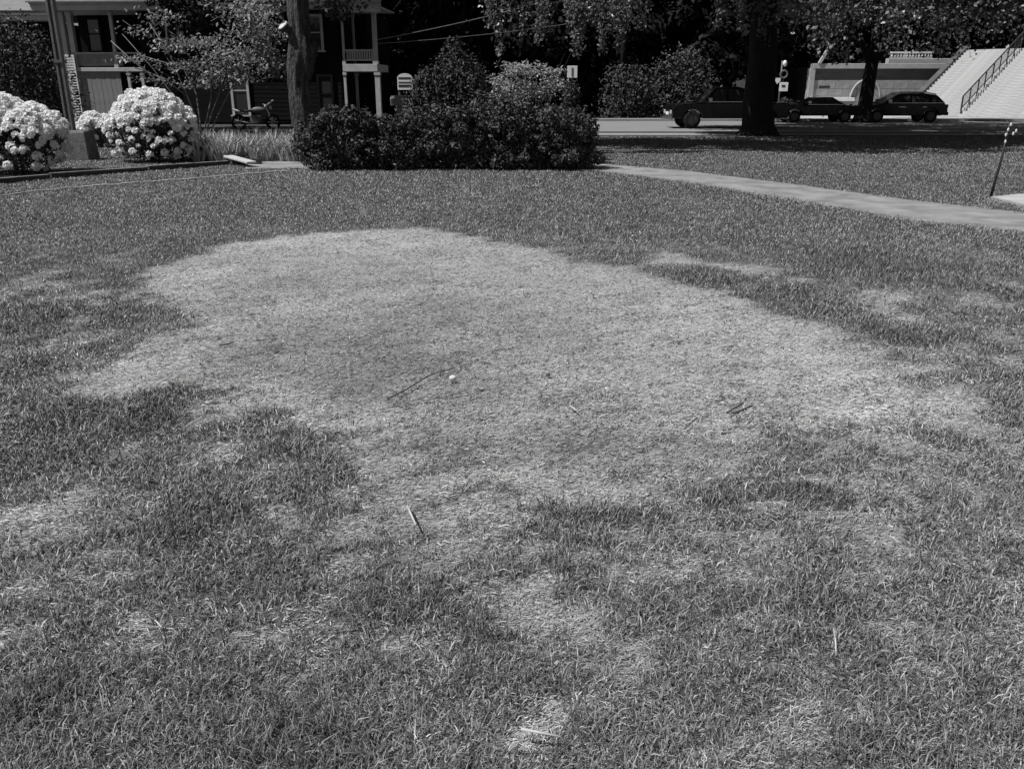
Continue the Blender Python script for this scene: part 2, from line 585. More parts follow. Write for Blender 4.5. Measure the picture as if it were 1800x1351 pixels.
def dryness(X, Y):
    """0 green lawn .. 1 dead straw"""
    n1 = fbm(X * 2.2, Y * 2.2, 3) - 0.5
    n2 = fbm(X * 7, Y * 7, 11) - 0.5
    base = 0.385 + 0.5 * (fbm(X * 1.1, Y * 0.8, 21) - 0.5) + 0.85 * (fbm(X * 3.6, Y * 2.8, 31) - 0.5)
    d = np.clip(base, 0.04, 0.62)
    d *= 1 - 0.5 * sstep(6.5, 11, Y)
    for c in PALE:
        d = np.maximum(d, 0.58 * sstep(-0.15, 0.75, ell(*c, X, Y) + n1 * 1.4 + n2 * 0.6))
    for P, soft, st in DEAD:
        sd_ = poly_sd(P, X, Y) + n1 * soft * 3.6 + n2 * soft * 3.2 + (fbm(X * .9, Y * .9, 5) - .5) * soft * 2
        d = np.maximum(d, st * sstep(-soft * 1.3, soft * 2.2, sd_))
        if st == 1.0:      # thin mixed fringe, wider on the near side
            fr = sstep(-0.60, 0.05, sd_ + 1.9 * n1 + 1.3 * n2) * np.where(Y < 5.2, 0.78, 0.34)
            fr = fr * (0.45 + 0.55 * sstep(-2.3, -1.5, X))
            d = np.maximum(d, fr * (0.5 + fbm(X * 3, Y * 3, 13)))
            d = np.where(sd_ > soft * 2, 1 - 0.55 * np.clip(fbm(X * 2.6, Y * 2.6, 17) - 0.42, 0, 1) - .5 * np.clip(fbm(X * 9, Y * 9, 19) - .55, 0, 1), d)
    for cx, cy, rx, ry, st in GREEN:
        d *= 1 - st * sstep(-0.2, 0.4, ell(cx, cy, rx, ry, X, Y) + n1 * 1.1 + n2 * 0.8)
    lush = np.zeros(X.shape)
    for c in LUSH:
        lush = np.maximum(lush, sstep(-0.2, 0.7, ell(*c, X, Y) + n1 * 1.2 + n2 * 0.7))
    d *= 1 - 0.38 * lush * (d < 0.7)
    tuft = 0.65 * (fbm(X * 6.5, Y * 6.5, 23, 3) - 0.5) + 0.55 * (vnoise(X * 19, Y * 19, 29) - 0.5)
    d = sstep(0.06, 0.94, np.clip(d, 0, 1) + np.clip(1.0 - .03 * Y, .6, 1) * 0.80 * tuft)
    return d, np.clip(lush + 0.8 * tuft, 0, 1)


PATH_NEAR = gp([(430, 297), (700, 294), (1040, 299), (1200, 319), (1400, 352), (1600, 386), (1800, 408), (1960, 424)])
PATH_FAR = gp([(440, 283), (700, 281), (1040, 287), (1200, 300), (1400, 325), (1600, 352), (1800, 374), (1960, 388)])
PATH_POLY = PATH_NEAR + PATH_FAR[::-1]
SLAB_POLY = gp([(1742, 349), (1790, 344), (1900, 346), (1960, 372), (1810, 365)])

# ------------------------------------------------------------------ ground
ys = [-3.0]
while ys[-1] < 32.2:
    ys.append(ys[-1] + 0.075 * (1 + max(ys[-1], 0) / 14))
ys = np.array(ys)
xs = np.arange(-18, 30.01, 0.12)
GX, GY = np.meshgrid(xs, ys)
dry, lush = dryness(GX, GY)
GZ = 0.02 * (fbm(GX * 0.9, GY * 0.9, 41) - 0.5) + 0.02 * (fbm(GX * 5, GY * 5, 47) - 0.5)
onpath = np.maximum(poly_sd(PATH_POLY, GX, GY), poly_sd(SLAB_POLY, GX, GY))
GZ = np.where(onpath > -0.25, np.minimum(GZ, 0) - 0.02, GZ)
tone = 0.05 + (0.30 - 0.05) * dry ** 1.5
tone *= (1 + 0.5 * (fbm(GX * 7, GY * 7, 61) - 0.5)) * straw_tone(GX, GY)
ny, nx = GX.shape
i0 = (np.arange(ny - 1)[:, None] * nx + np.arange(nx - 1)[None, :]).ravel()
lawn = mesh_np('lawn', np.stack([GX, GY, GZ], -1).reshape(-1, 3), [np.stack([i0, i0 + 1, i0 + 1 + nx, i0 + nx], 1)], MT['turf'], attr=tone.ravel(), smooth=True)
tag(lawn, kind='structure')
g = MB().quad((-300, -60, -0.09), (300, -60, -0.09), (300, 600, -0.09), (-300, 600, -0.09)).build('ground', MT['outer'])
tag(g, kind='structure')


def strip(name, near, far, z, m, sub=8, edge=0.03, thick=0.06):
    b = MB()
    n = len(near)
    N, F = [], []
    for i in range(n - 1):
        for k in range(sub):
            t = k / sub
            N.append(np.array(near[i]) * (1 - t) + np.array(near[i + 1]) * t)
            F.append(np.array(far[i]) * (1 - t) + np.array(far[i + 1]) * t)
    N.append(np.array(near[-1]))
    F.append(np.array(far[-1]))
    for q, s in ((N, -1), (F, 1)):
        for i in range(len(q)):
            q[i] = q[i] + np.array([0, random.uniform(-1, 1) * edge])
    for i in range(len(N) - 1):
        a, b_, c, d = N[i], N[i + 1], F[i + 1], F[i]
        k = len(b.v)
        b.v += [(a[0], a[1], z), (b_[0], b_[1], z), (c[0], c[1], z), (d[0], d[1], z)]
        b.f.append((k, k + 1, k + 2, k + 3))
        for p, q in ((a, b_), (c, d)):
            k = len(b.v)
            b.v += [(p[0], p[1], z - thick), (q[0], q[1], z - thick), (q[0], q[1], z), (p[0], p[1], z)]
            b.f.append((k, k + 1, k + 2, k + 3))
    return tag(b.build(name, m), kind='structure')


strip('path', PATH_NEAR, PATH_FAR, 0.006, MT['path'], sub=26, edge=0.05)
sl = MB()
k0 = [(x, y, 0.03) for x, y in SLAB_POLY]
sl.v = k0 + [(x, y, -0.06) for x, y, _ in k0]
nn = len(k0)
sl.f = [tuple(range(nn))] + [(j, i, i + nn, j + nn) for i, j in ((i, (i + 1) % nn) for i in range(nn))]
tag(sl.build('pavement_slab', MT['slab']), kind='structure')

# street beyond the lawn
X0, X1 = 0.3, 60
rd = MB().box(X0, X1, 34.6, 48.6, -0.4, -0.085 + 0.01)
tag(rd.build('road', MT['road']), kind='structure')
sw = MB()
for i in range(30):
    sw.box(X0 + i * 2.0 + 0.012, X0 + i * 2.0 + 1.988, 32.3, 33.5, -0.3, 0.015)
tag(sw.build('sidewalk', MT['walk']), kind='structure')
kb = MB()
for i in range(20):
    kb.box(X0 + i * 3.0 + 0.01, X0 + i * 3.0 + 2.99, 34.45, 34.6, -0.4, 0.04)
tag(kb.build('kerb', MT['walk']), kind='structure')
vg = MB().box(X0, X1, 33.5, 34.45, -0.3, 0.0)
tag(vg.build('grass_verge', MT['outer']), kind='structure')
fw = MB()
for i in range(30):
    fw.box(X0 + i * 2.0 + 0.012, X0 + i * 2.0 + 1.988, 48.75, 49.8, -0.3, 0.045)
tag(fw.build('far_sidewalk', MT['walk']), kind='structure')
kf = MB()
for i in range(20):
    kf.box(X0 + i * 3.0 + 0.01, X0 + i * 3.0 + 2.99, 48.6, 48.75, -0.4, 0.05)
tag(kf.build('far_kerb', MT['walk']), kind='structure')
fc = MB().box(17.0, 60, 49.82, 62, -.3, .035)
tag(fc.build('forecourt', MT['slab']), kind='structure')
dv = MB()
a, b = at(1345, 206, 49.82), at(1446, 206, 49.82)
c, d = at(1446, 157, 84), at(1384, 160, 84)
a.z = b.z = 0.05
NS = 10
for i in range(NS):
    t, u = i / NS, (i + 1) / NS
    dv.quad(a.lerp(d, t), b.lerp(c, t), b.lerp(c, u), a.lerp(d, u))
tag(dv.build('driveway', MT['drive']), kind='structure')

# ------------------------------------------------------------------ grass blades (uncountable: one object)
yy = np.linspace(1.25, 31.5, 4000)
wid = lambda y: 0.62 * (0.945 * y + 0.52) + 0.7
den = 28000 * (2 / np.maximum(yy, 1.9)) ** 1.42 * 2 * wid(yy)
cdf = np.cumsum(den) * (yy[1] - yy[0])
NB = int(cdf[-1])
Yb = np.interp(rng.random(NB) * cdf[-1], cdf, yy)
Xb = rng.uniform(-1, 1, NB) * wid(Yb)
keep = (poly_sd(PATH_POLY, Xb, Yb) < 0.02 + .5 * np.maximum(0, fbm(Xb * 3, Yb * 3, 7) - .48) + .12 * rng.random(NB) ** 4) & (poly_sd(SLAB_POLY, Xb, Yb) < 0.02)
Xb, Yb = Xb[keep], Yb[keep]
NB = len(Xb)
D, Lsh = dryness(Xb, Yb)
dead = D > 0.66
isdry = rng.random(NB) < np.where(dead, 0.55 + 0.42 * D, D)
ln = rng.uniform(0.018, 0.042, NB) * (1 + 0.55 * Lsh)
ln = np.where(isdry, rng.uniform(0.014, 0.044, NB), ln)
ln *= np.where(rng.random(NB) < .06, 1.7, 1.0) * np.where(dead, 1, 1.15)
el = np.where(isdry, rng.uniform(0.15, 1.0, NB), rng.uniform(0.55, 1.5, NB))
flat = dead & isdry
el = np.where(flat, rng.uniform(-0.02, 0.35, NB), el)
swirl = 0.55 + 1.3 * (fbm(Xb * 0.5, Yb * 0.5, 71) - 0.5)
az = np.where(flat & (rng.random(NB) < 0.6), swirl + rng.normal(0, 0.45, NB) + PI * (rng.random(NB) < 0.5), rng.uniform(0, 2 * PI, NB))
e2 = np.where(flat, el - rng.uniform(0.0, 0.45, NB), el - rng.uniform(0.2, 1.1, NB))
w = (0.0007 + 0.00034 * Yb) * rng.uniform(0.6, 1.45, NB)
w = np.where(isdry, w * 0.9, w)
ln = np.where(flat, ln * .72, ln)
w = np.where(flat, w * .85, w)
tn_live = 0.158 * rng.uniform(0.38, 1.62, NB) * (1 - 0.24 * Lsh) * (0.8 + 0.5 * fbm(Xb * 1.7, Yb * 1.2, 83))
tn_dry = np.where(dead, 0.375, 0.315) * rng.uniform(0.6, 1.25, NB) * (0.70 + 0.60 * fbm(Xb * 2.6, Yb * 2.2, 87))
tn_dry *= straw_tone(Xb, Yb)
_u, _v = Xb * .86 + Yb * .5, -Xb * .5 + Yb * .86
dk = rng.random(NB) < (0.05 + 1.9 * np.clip(fbm(_u * 4, _v * 14, 95, 3) - .52, 0, 1) + 0.6 * np.clip(fbm(Xb * 2.2, Yb * 2.2, 97) - .5, 0, 1))
tn_dry = np.where(dk, 0.06, tn_dry)
ln = np.where(dk & isdry, ln * 1.7, ln)
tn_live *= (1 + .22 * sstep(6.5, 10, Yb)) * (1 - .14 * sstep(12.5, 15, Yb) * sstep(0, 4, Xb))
bt = np.where(isdry, tn_dry, tn_live)
zb = 0.02 * (fbm(Xb * 0.9, Yb * 0.9, 41) - 0.5) + 0.02 * (fbm(Xb * 5, Yb * 5, 47) - 0.5)
P0 = np.stack([Xb, Yb, zb - 0.003 + np.where(flat, rng.uniform(0, 0.012, NB), 0)], 1)
dh = np.stack([np.cos(az), np.sin(az), np.zeros(NB)], 1)
up = np.array([0, 0, 1.0])
P1 = P0 + (ln * 0.55)[:, None] * (dh * np.cos(el)[:, None] + up * np.sin(el)[:, None])
P2 = P1 + (ln * 0.45)[:, None] * (dh * np.cos(e2)[:, None] + up * np.sin(e2)[:, None])
P2[:, 2] = np.maximum(P2[:, 2], zb + 0.002)
roll = rng.uniform(-0.8, 0.8, NB)
side = np.stack([-np.sin(az) * np.cos(roll), np.cos(az) * np.cos(roll), np.sin(roll)], 1) * w[:, None]
near = Yb < rng.uniform(4.0, 8.0, NB)
nn_, nf_ = int(near.sum()), int((~near).sum())
Va = np.stack([P0 - side * 0.8, P0 + side * 0.8, P1 + side, P1 - side, P2], 1)[near].reshape(-1, 3)
Vb = np.stack([P0 - side, P0 + side, P1 + (P2 - P1) * .8], 1)[~near].reshape(-1, 3)
bi = np.arange(nn_) * 5
bj = nn_ * 5 + np.arange(nf_) * 3
print('blades', nn_, nf_)
grass = mesh_np('grass', np.concatenate([Va, Vb]), [np.stack([bi, bi + 1, bi + 2, bi + 3], 1), np.stack([bi + 3, bi + 2, bi + 4], 1), np.stack([bj, bj + 1, bj + 2], 1)], MT['blade'],
                attr=np.concatenate([np.repeat(bt[near], 5), np.repeat(bt[~near], 3)]))
tag(grass, 'mixed green and dried straw blades of the worn lawn', 'grass', kind='stuff')
del Va, Vb, P0, P1, P2, side, dh


# ------------------------------------------------------------------ shrubs and trees
def shrub(name, label, cat, loc, clumps, n, size, m, group=None, stems=6, h=0.7, sm='stem', inner=0.5, rnd=0.7, upb=0.35, ratio=0.5, spread=0.5, hang=None):
    t = thing(name, label, cat, loc, 0, group)
    C, N = clump_pts(clumps, n, inner=inner, rnd=rnd, upbias=upb)
    C[:, 2] = np.maximum(C[:, 2], 0.03)
    leaves('foliage', C, N, size, MT[m], t, ratio=ratio, hang=hang)
    b = MB()
    for i in range(stems):
        a = random.uniform(0, 2 * PI)
        q = random.uniform(0.3, 1) * spread
        b.tube([(0.1 * math.cos(a), 0.1 * math.sin(a), -0.03), (q * 0.5 * math.cos(a), q * 0.5 * math.sin(a), h * 0.5), (q * math.cos(a), q * math.sin(a), h)], [0.025, 0.018, 0.008], 6)
    b.build('stem', MT[sm], t, smooth=True)
    return t


def trunk_path(base, top, k=7, wob=0.08):
    b, t = Vector(base), Vector(top)
    out = []
    for i in range(k + 1):
        p = b.lerp(t, i / k)
        if 0 < i < k:
            p += Vector((random.uniform(-wob, wob), random.uniform(-wob, wob), 0))
        out.append(p)
    return out


# --- big shade tree on the lawn edge (beech with hanging sprays)
def spray(px0, px1, ytop, ybot, Y, pts, nrm, n, step=0.06):
    """a hanging twig with leaves on both sides: adds leaf centres"""
    a, b = at(px0, ytop, Y), at(px1, ybot, Y)
    for k in range(n):
        t = random.random() ** 0.8
        p = a.lerp(b, t)
        s = (0.10 + 0.22 * (1 - t)) if px0 > 1390 else (0.06 + 0.10 * (1 - t))
        pts.append((p.x + random.gauss(0, s), p.y + random.gauss(0, s * 1.2), p.z + random.gauss(0, 0.06)))
        nrm.append((random.gauss(-0.5, 0.7), random.gauss(-0.6, 0.7), random.gauss(0.6, 0.6)))


def shade_tree(name, label, base, rad, top, limbs, clumps, n, size, sprays=(), big=None):
    t = thing(name, label, 'tree', base)
    bx, by, bz = base
    b = MB()
    tp = trunk_path((0, 0, -0.1), (top[0], top[1], top[2]), 8, 0.05)
    rr = [rad * 1.75, rad * 1.08] + [rad * (1 - 0.06 * i) for i in range(len(tp) - 2)]
    tp.insert(1, Vector((0, 0, 0.35)))
    rr.insert(1, rad * 1.17)
    tp.insert(1, Vector((0, 0, 0.06)))
    rr.insert(1, rad * 1.5)
    b.tube(tp, rr, 28, 0.03, ridge=.035)
    b.build('trunk', MT['bark_dark'], t, smooth=True)
    for (z0, e, r0) in limbs:
        lb = MB()
        st = Vector((0, 0, 0)).lerp(Vector(top), z0)
        en = Vector(e)
        mid = st.lerp(en, 0.5) + Vector((0, 0, 0.5))
        lb.tube([st, st.lerp(mid, 0.5) + Vector((0, 0, .2)), mid, mid.lerp(en, .5), en], [r0, r0 * .85, r0 * .6, r0 * .4, r0 * .15], 9, 0.06)
        lb.build('limb', MT['bark_dark'], t, smooth=True)
    C, N = clump_pts(clumps, n, inner=0.3, rnd=0.8)
    V1 = leaf_quads(C, N, size)
    pts, nrm = [], []
    tw = MB()
    for (p0, p1, y0, y1, Y, k) in sprays:
        spray(p0, p1, y0, y1, Y, pts, nrm, k)
        a_, b_ = at(p0, y0, Y) - Vector(base), at(p1, y1, Y) - Vector(base)
        tw.tube([a_, a_.lerp(b_, .5) + Vector((random.uniform(-.08, .08), 0, 0)), b_], [0.014, 0.009, 0.004], 5)
    if pts:
        C2 = np.array(pts) - np.array(base)
        V2 = leaf_quads(C2, unit(np.array(nrm)), 0.10, hang=0.5, ratio=0.62)
        V1 = np.concatenate([V1, V2])
        tag(tw.build('twig', MT['bark_dark'], t), kind='stuff')
    F = np.arange(len(V1)).reshape(-1, 4)
    mesh_np('crown', V1, [F], MT['leaf_shade'], t)
    return t


bx, by = G(1332, 238)
T1 = (bx, by, 0)
cl = []
for (cx, cy, cz, r, rz) in [(1.8, 26.2, 7.6, 2.2, 1.8), (4.6, 25.8, 7.2, 2.5, 1.9), (7.6, 26.0, 7.4, 2.6, 1.9), (10.6, 26.6, 5.9, 2.4, 1.2), (13.2, 27.4, 5.8, 2.2, 1.1), (0.4, 28.2, 7.6, 2.0, 1.8), (3.2, 28.6, 8.2, 2.6, 2.2), (6.4, 28.8, 8.6, 2.6, 2.2),
                            (9.6, 29.6, 7.0, 2.6, 1.6), (12.6, 30.0, 6.2, 2.4, 1.2), (7.8, 32.0, 10.0, 3.2, 2.6), (11.5, 33.0, 6.8, 2.6, 1.4), (11.0, 36.4, 7.0, 2.6, 1.4), (8.0, 38.5, 8.0, 2.6, 1.8), (5.6, 40.5, 8.6, 2.3, 1.6), (10.5, 41.5, 8.2, 2.6, 1.8), (7, 34, 8.8, 2.2, 1.5), (10, 34.5, 8.2, 2.2, 1.5), (7.6, 37, 9.0, 2.2, 1.5), (11, 38.5, 8.4, 2.3, 1.5), (8.5, 42.5, 9, 2.4, 1.6), (5.5, 28, 11.5, 3.5, 2.4), (-1.4, 27.4, 7.0, 1.5, 1.4), (7.2, 33.2, 7.5, 1.9, 1.4), (5.4, 33.0, 8.2, 1.9, 1.3), (4.0, 32.6, 8.6, 1.7, 1.2), (8.4, 32.6, 6.2, 1.6, 1.2)]:
    cl += sub_clumps((cx - bx, cy - by - (1.4 if cx < 9 else 0.2), cz), (r, r, rz), 20, 0.95)
SPR = []
for (p, yb, k, Y) in [(862, 25, 40, 24.4), (866, 45, 60, 25), (880, 92, 90, 25), (895, 30, 60, 26), (918, 62, 60, 26), (925, 40, 70, 26), (948, 78, 90, 25.5), (956, 50, 90, 27), (968, 25, 50, 27),
                      (1006, 45, 110, 26), (1014, 100, 130, 25.5), (1024, 70, 100, 26), (1036, 35, 90, 27), (1050, 50, 100, 26), (1062, 95, 110, 25.5), (1076, 60, 70, 27),
                      (1090, 88, 130, 25.5), (1098, 60, 90, 26), (1112, 40, 60, 27), (1128, 52, 60, 26), (1145, 20, 40, 27), (1176, 12, 14, 27),
                      (1264, 48, 50, 26), (1276, 30, 60, 27), (1300, 40, 40, 27), (1310, 52, 60, 26), (1336, 60, 60, 27), (1345, 30, 50, 27), (1362, 42, 50, 27), (1340, 85, 20, 27)]:
    SPR.append((p - 4, p + random.uniform(-6, 6), -60, yb, Y - 2.9, int(k * 2.4)))
for (p, yb, k) in [(1402, 60, 40), (1420, 80, 60), (1436, 95, 60), (1450, 100, 60), (1462, 108, 60), (1474, 98, 60), (1486, 105, 60), (1500, 80, 70), (1540, 90, 50), (1556, 104, 40), (1572, 92, 50), (1590, 85, 60),
                   (1612, 94, 50), (1630, 88, 60), (1650, 98, 50), (1668, 103, 50), (1684, 104, 50), (1700, 100, 40), (1720, 88, 40), (1742, 80, 30), (1765, 85, 30), (1785, 70, 30),
                   (1465, 60, 80), (1480, 50, 80), (1440, 50, 80), (1520, 45, 60), (1580, 40, 60), (1605, 50, 60), (1640, 50, 60)]:
    SPR.append((p, p + random.uniform(-8, 8), -60, yb, random.uniform(22.4, 23.6), int(k * 1.8)))
shade_tree('shade_tree', 'large dark-trunked shade tree with hanging leafy sprays, in front of the parked pickup', T1, 0.48, (-0.5, -1.0, 10.0),
           [(0.38, (-7, -5.5, 8), 0.24), (0.45, (-4.5, -6.0, 8.5), 0.2), (0.42, (3.5, -5.5, 8), 0.22), (0.55, (4.5, 2.5, 8.5), 0.2), (0.7, (-2.0, -2.5, 12), 0.18), (0.5, (0.5, -6, 8.5), .16)],
           cl, 104000, 0.25, SPR)

bx2, by2 = G(1516, 213)
T2 = (bx2, by2, 0)
cl = []
for (cx, cy, cz, r, rz) in [(0, 0, 7.2, 2.6, 1.6), (-3.0, -1.0, 6.4, 2.4, 1.3), (3.2, -1.0, 6.5, 2.4, 1.3), (-0.5, -3.5, 5.9, 2.4, 1.2), (-4.5, -4.5, 5.8, 2.2, 1.1), (3.5, -4.5, 6.0, 2.4, 1.2), (6.5, -3.0, 6.3, 2.0, 1.2),
                            (-2.0, -7.0, 5.7, 2.2, 1.0), (1.6, -7.5, 5.8, 2.2, 1.1), (-5.2, -9.0, 5.7, 2.2, 1.0), (5.0, -7.5, 5.9, 2.2, 1.1), (-1.5, -10.5, 5.9, 2.1, 1.0), (2.5, -11.0, 6.0, 2.1, 1.0), (-6.5, -1.0, 6.6, 1.9, 1.2), (7.6, -6.5, 6.2, 1.9, 1.1)]:
    cl += sub_clumps((cx, cy, cz), (r, r, rz), 18, 0.85)
shade_tree('shade_tree', 'dark tree with a straight forking trunk in front of the grey terrace wall', T2, 0.33, (0.25, -0.3, 7.0),
           [(0.36, (-3.0, -1.5, 5.6), 0.17), (0.40, (3.2, -1.5, 5.8), 0.17), (0.5, (0.5, -4, 6), 0.15), (0.6, (-1.5, 1, 8), 0.15)], cl, 46000, 0.25)

T3 = (22.5, 36.0, 0)
cl = []
for (cx, cy, cz, r, rz) in [(0, -1, 9, 4.0, 3.0), (-4.5, -5.5, 6.2, 2.9, 1.9), (-8.5, -7.5, 6.8, 2.6, 1.8), (-3.0, -3, 6.5, 3.4, 2.0), (-1, -9, 6.8, 3.2, 2.0), (-5.5, 0, 6.6, 2.8, 1.8), (-6.0, -10.0, 7.0, 2.6, 1.7), (3.0, -5.5, 7.2, 2.8, 2.0), (-4, 1.5, 8.4, 2.4, 1.6), (-7, 3, 8.2, 2.3, 1.5), (1, 1.5, 8.2, 2.5, 1.6), (-8, -3.5, 7.4, 2.3, 1.5)]:
    cl += sub_clumps((cx, cy, cz), (r, r, rz), 18, 0.95)
shade_tree('shade_tree', 'dark spreading tree over the foot of the broad stone stairs', T3, 0.45, (-0.4, -0.3, 9.0),
           [(0.4, (-5.5, -6, 6.4), 0.2), (0.5, (3, 3, 8), 0.2), (0.45, (-6, 0.5, 6.8), 0.2), (0.45, (-1, -8, 6.8), .18)], cl, 36000, 0.27)

# --- rough old trunk in front of the house
b0 = G(531, 262)
T0 = thing('old_tree', 'old knobbly tree with a sawn-off limb, in front of the porch house', 'tree', (b0[0], b0[1], 0))
tY = b0[1]


def loc0(px, py):
    p = at(px, py, tY)
    return Vector((p.x - b0[0], 0, p.z))


trk = MB()
pts = [loc0(533, 262), loc0(532, 245), loc0(531, 215), loc0(528, 175), loc0(526, 145), loc0(528, 118), loc0(529, 95), loc0(527, 60), loc0(524, 25), loc0(522, -10), loc0(520, -60), loc0(518, -140)]
kpx = b0[1] / 1500
rad = [25 * kpx, 19 * kpx, 17 * kpx, 17 * kpx, 17 * kpx, 20 * kpx, 21 * kpx, 17 * kpx, 16 * kpx, 15 * kpx, 14 * kpx, 11 * kpx]
fine_p, fine_r = [], []
for i in range(len(pts) - 1):
    for k in range(3):
        t = k / 3
        fine_p.append(pts[i].lerp(pts[i + 1], t))
        fine_r.append(rad[i] * (1 - t) + rad[i + 1] * t)
trk.tube(fine_p, fine_r, 44, 0.05, ridge=.085)
trk.build('trunk', MT['bark'], T0, smooth=True)
bl = MB()
for (px, py, r, dy) in [(548, 92, 17, -.05), (540, 108, 14, -.2), (553, 84, 10, -.05), (519, 112, 12, -.18), (533, 78, 12, -.22), (545, 122, 10, -.15), (514, 62, 10, -.1), (540, 40, 9, -.1)]:
    c = loc0(px, py)
    bl.blob((c.x * .8, dy * .6, c.z), (r * kpx * .85, r * kpx * .7, r * kpx * 0.95), 14, 10, 0.2)
bl.build('burl', MT['bark'], T0, smooth=True)
st = MB()
s0, s1 = loc0(520, 58), loc0(503, 47)
s1.y = -0.30
st.tube([s0, s0.lerp(s1, .5), s1], [0.17, 0.13, 0.12], 12, 0.04)
stub = st.build('limb_stub', MT['bark'], T0, smooth=True)
ct = MB()
ax = (s1 - s0).normalized()
ax = (ax + Vector((-0.35, -0.15, 0.9))).normalized()
ct.tube([s1 + ax * 0.0, s1 + ax * 0.03], [0.145, 0.14], 12)
cu = ct.build('cut_face', MT['cut'], stub)
lb = MB()
for e in [(-1.5, 1.5, 9.0), (3.2, 1.5, 8.5), (0.5, 2.5, 10.5), (-1.8, -1.2, 7.5), (2.0, -1.0, 8.6)]:
    st_ = Vector((-0.15, 0, 4.4 + random.uniform(0, 1.5)))
    lb.tube([st_, st_.lerp(Vector(e), .5) + Vector((0, 0, .4)), Vector(e)], [0.17, 0.11, 0.04], 9, 0.05)
lb.build('limb', MT['bark'], T0, smooth=True)
cl = []
for (cx, cy, cz, r, rz) in [(0, 0.8, 10.2, 3.4, 2.2), (3.0, 1.5, 8.8, 2.4, 1.6), (1.8, -0.9, 8.4, 1.6, 1.2)]:
    cl += sub_clumps((cx, cy, cz), (r, r, rz), 14, 0.75)
# low dark sprays left of the trunk and right of it
for (px, py, r) in [(585, 8, .45), (560, -8, .6), (480, -15, .6), (615, -12, .5), (575, 20, .25)]:
    p = loc0(px, py)
    cl.append((p.x, 1.2, p.z, r, r, r * .8))
C, N = clump_pts(cl, 13000, inner=0.3)
leaves('crown', C, N, 0.15, MT['leaf_yew'], T0)

# --- small multi-stemmed tree in front of the porch
sb = G(352, 262)
SM = thing('small_tree', 'small multi-stemmed tree with pale spreading leafy boughs, beside the white rhododendron', 'tree', (sb[0], sb[1] + 1.5, 0))
sY = sb[1] + 1.5


def locs(px, py, dy=0.0):
    p = at(px, py, sY + dy)
    return Vector((p.x - sb[0], dy, p.z))


bb = MB()
for path in [[(350, 258), (342, 222), (310, 175), (268, 120), (215, 60)], [(352, 258), (348, 215), (330, 170), (300, 100), (262, 40)], [(354, 258), (362, 215), (370, 180), (375, 130), (362, 70)],
             [(356, 258), (380, 210), (398, 172), (420, 130), (455, 95)], [(352, 258), (352, 215), (345, 165), (322, 120), (240, 95)], [(355, 258), (372, 200), (384, 168), (400, 110), (410, 40)], [(300, 165), (262, 130), (225, 100), (195, 72)],
             [(330, 170), (290, 140), (262, 128), (235, 118)]]:
    q = [locs(x, y, random.uniform(-.25, .25) if i else 0) for i, (x, y) in enumerate(path)]
    q[0].z = max(q[0].z, -0.05)
    nb = len(q)
    bb.tube(q, [0.028 * (1 - 0.17 * i) for i in range(nb)], 7, 0.05)
for i in range(36):
    x, y = random.uniform(230, 480), random.uniform(35, 150)
    a = locs(x, y, random.uniform(-.8, .8))
    bb.tube([a, a + Vector((random.uniform(-.5, .5), random.uniform(-.3, .3), random.uniform(.05, .35)))], [0.009, 0.004], 5)
bb.build('stem', MT['stem_pale'], SM, smooth=True)
pp, nm = [], []
for (px, py, rx, rz, n) in [(415, 100, 1.1, .30, 700), (455, 60, .9, .35, 600), (390, 130, 1.0, .18, 550), (470, 105, .55, .3, 380), (440, 20, 1.0, .35, 550), (360, 150, .8, .12, 260), (330, 115, .8, .14, 220),
                            (300, 80, .6, .2, 130), (245, 55, .5, .16, 60), (235, 105, .55, .08, 70), (280, 30, .6, .2, 110), (410, 140, .8, .1, 300), (485, 120, .35, .25, 220), (270, 140, .5, .1, 70), (350, 75, .8, .2, 230)]:
    c = locs(px, py)
    for k in range(int(n * 1.25)):
        pp.append((c.x + random.gauss(0, rx * .5), random.gauss(0, .5), c.z + random.gauss(0, rz * .55)))
        nm.append((random.gauss(-.3, .5), random.gauss(-.5, .5), random.gauss(.8, .45)))
leaves('crown', np.array(pp), unit(np.array(nm)), 0.115, MT['leaf_dog'], SM, ratio=0.5)


# --- dark tree shading the house front
p4 = at(318, 215, 36.5)
T4 = (p4.x, 36.5, -.08)
t4 = thing('shade_tree', 'dark tree whose drooping foliage hides the eave left of the old knobbly tree', 'tree', T4)
MB().tube(trunk_path((0, 0, -.1), (.2, 0, 7.5), 6, .06), [.24, .2, .19, .18, .16, .13, .09], 12, .05).build('trunk', MT['bark_dark'], t4, smooth=True)
cl = []
for (cx, cy, cz, r, rz) in [(0, 0, 8.6, 3.0, 2.2), (-2.8, -1.5, 7.4, 2.2, 1.5), (-3.2, 2.0, 7.6, 2.3, 1.6), (2.6, -1.5, 7.4, 2.2, 1.5), (2.4, 2.0, 7.8, 2.2, 1.6), (5.2, -1.0, 7.6, 1.8, 1.4), (4.8, 2.4, 8.0, 1.8, 1.4), (-5.0, .5, 7.4, 1.6, 1.2), (7, .5, 8.2, 1.6, 1.3), (-3.2, 4.4, 7.6, 1.7, 1.2), (-0.6, 4.6, 7.8, 1.7, 1.2), (2.0, 4.6, 7.8, 1.7, 1.2), (-5.4, 3.4, 7.4, 1.6, 1.2)]:
    cl += sub_clumps((cx, cy - 1.7, cz), (r, r, rz), 14, .8)
for (px, py, r) in [(330, 8, .75), (300, -2, .7), (360, 18, .6), (338, 38, .55), (310, 30, .5), (375, 0, .6), (400, -18, .7), (275, -15, .6)]:
    q = at(px, py, 35.6) - Vector(T4)
    cl.append((q.x, q.y, q.z, r, r, r))
C, N = clump_pts(cl, 32000, inner=.3)
leaves('crown', C, N, .24, MT['shadeleaf'], t4)


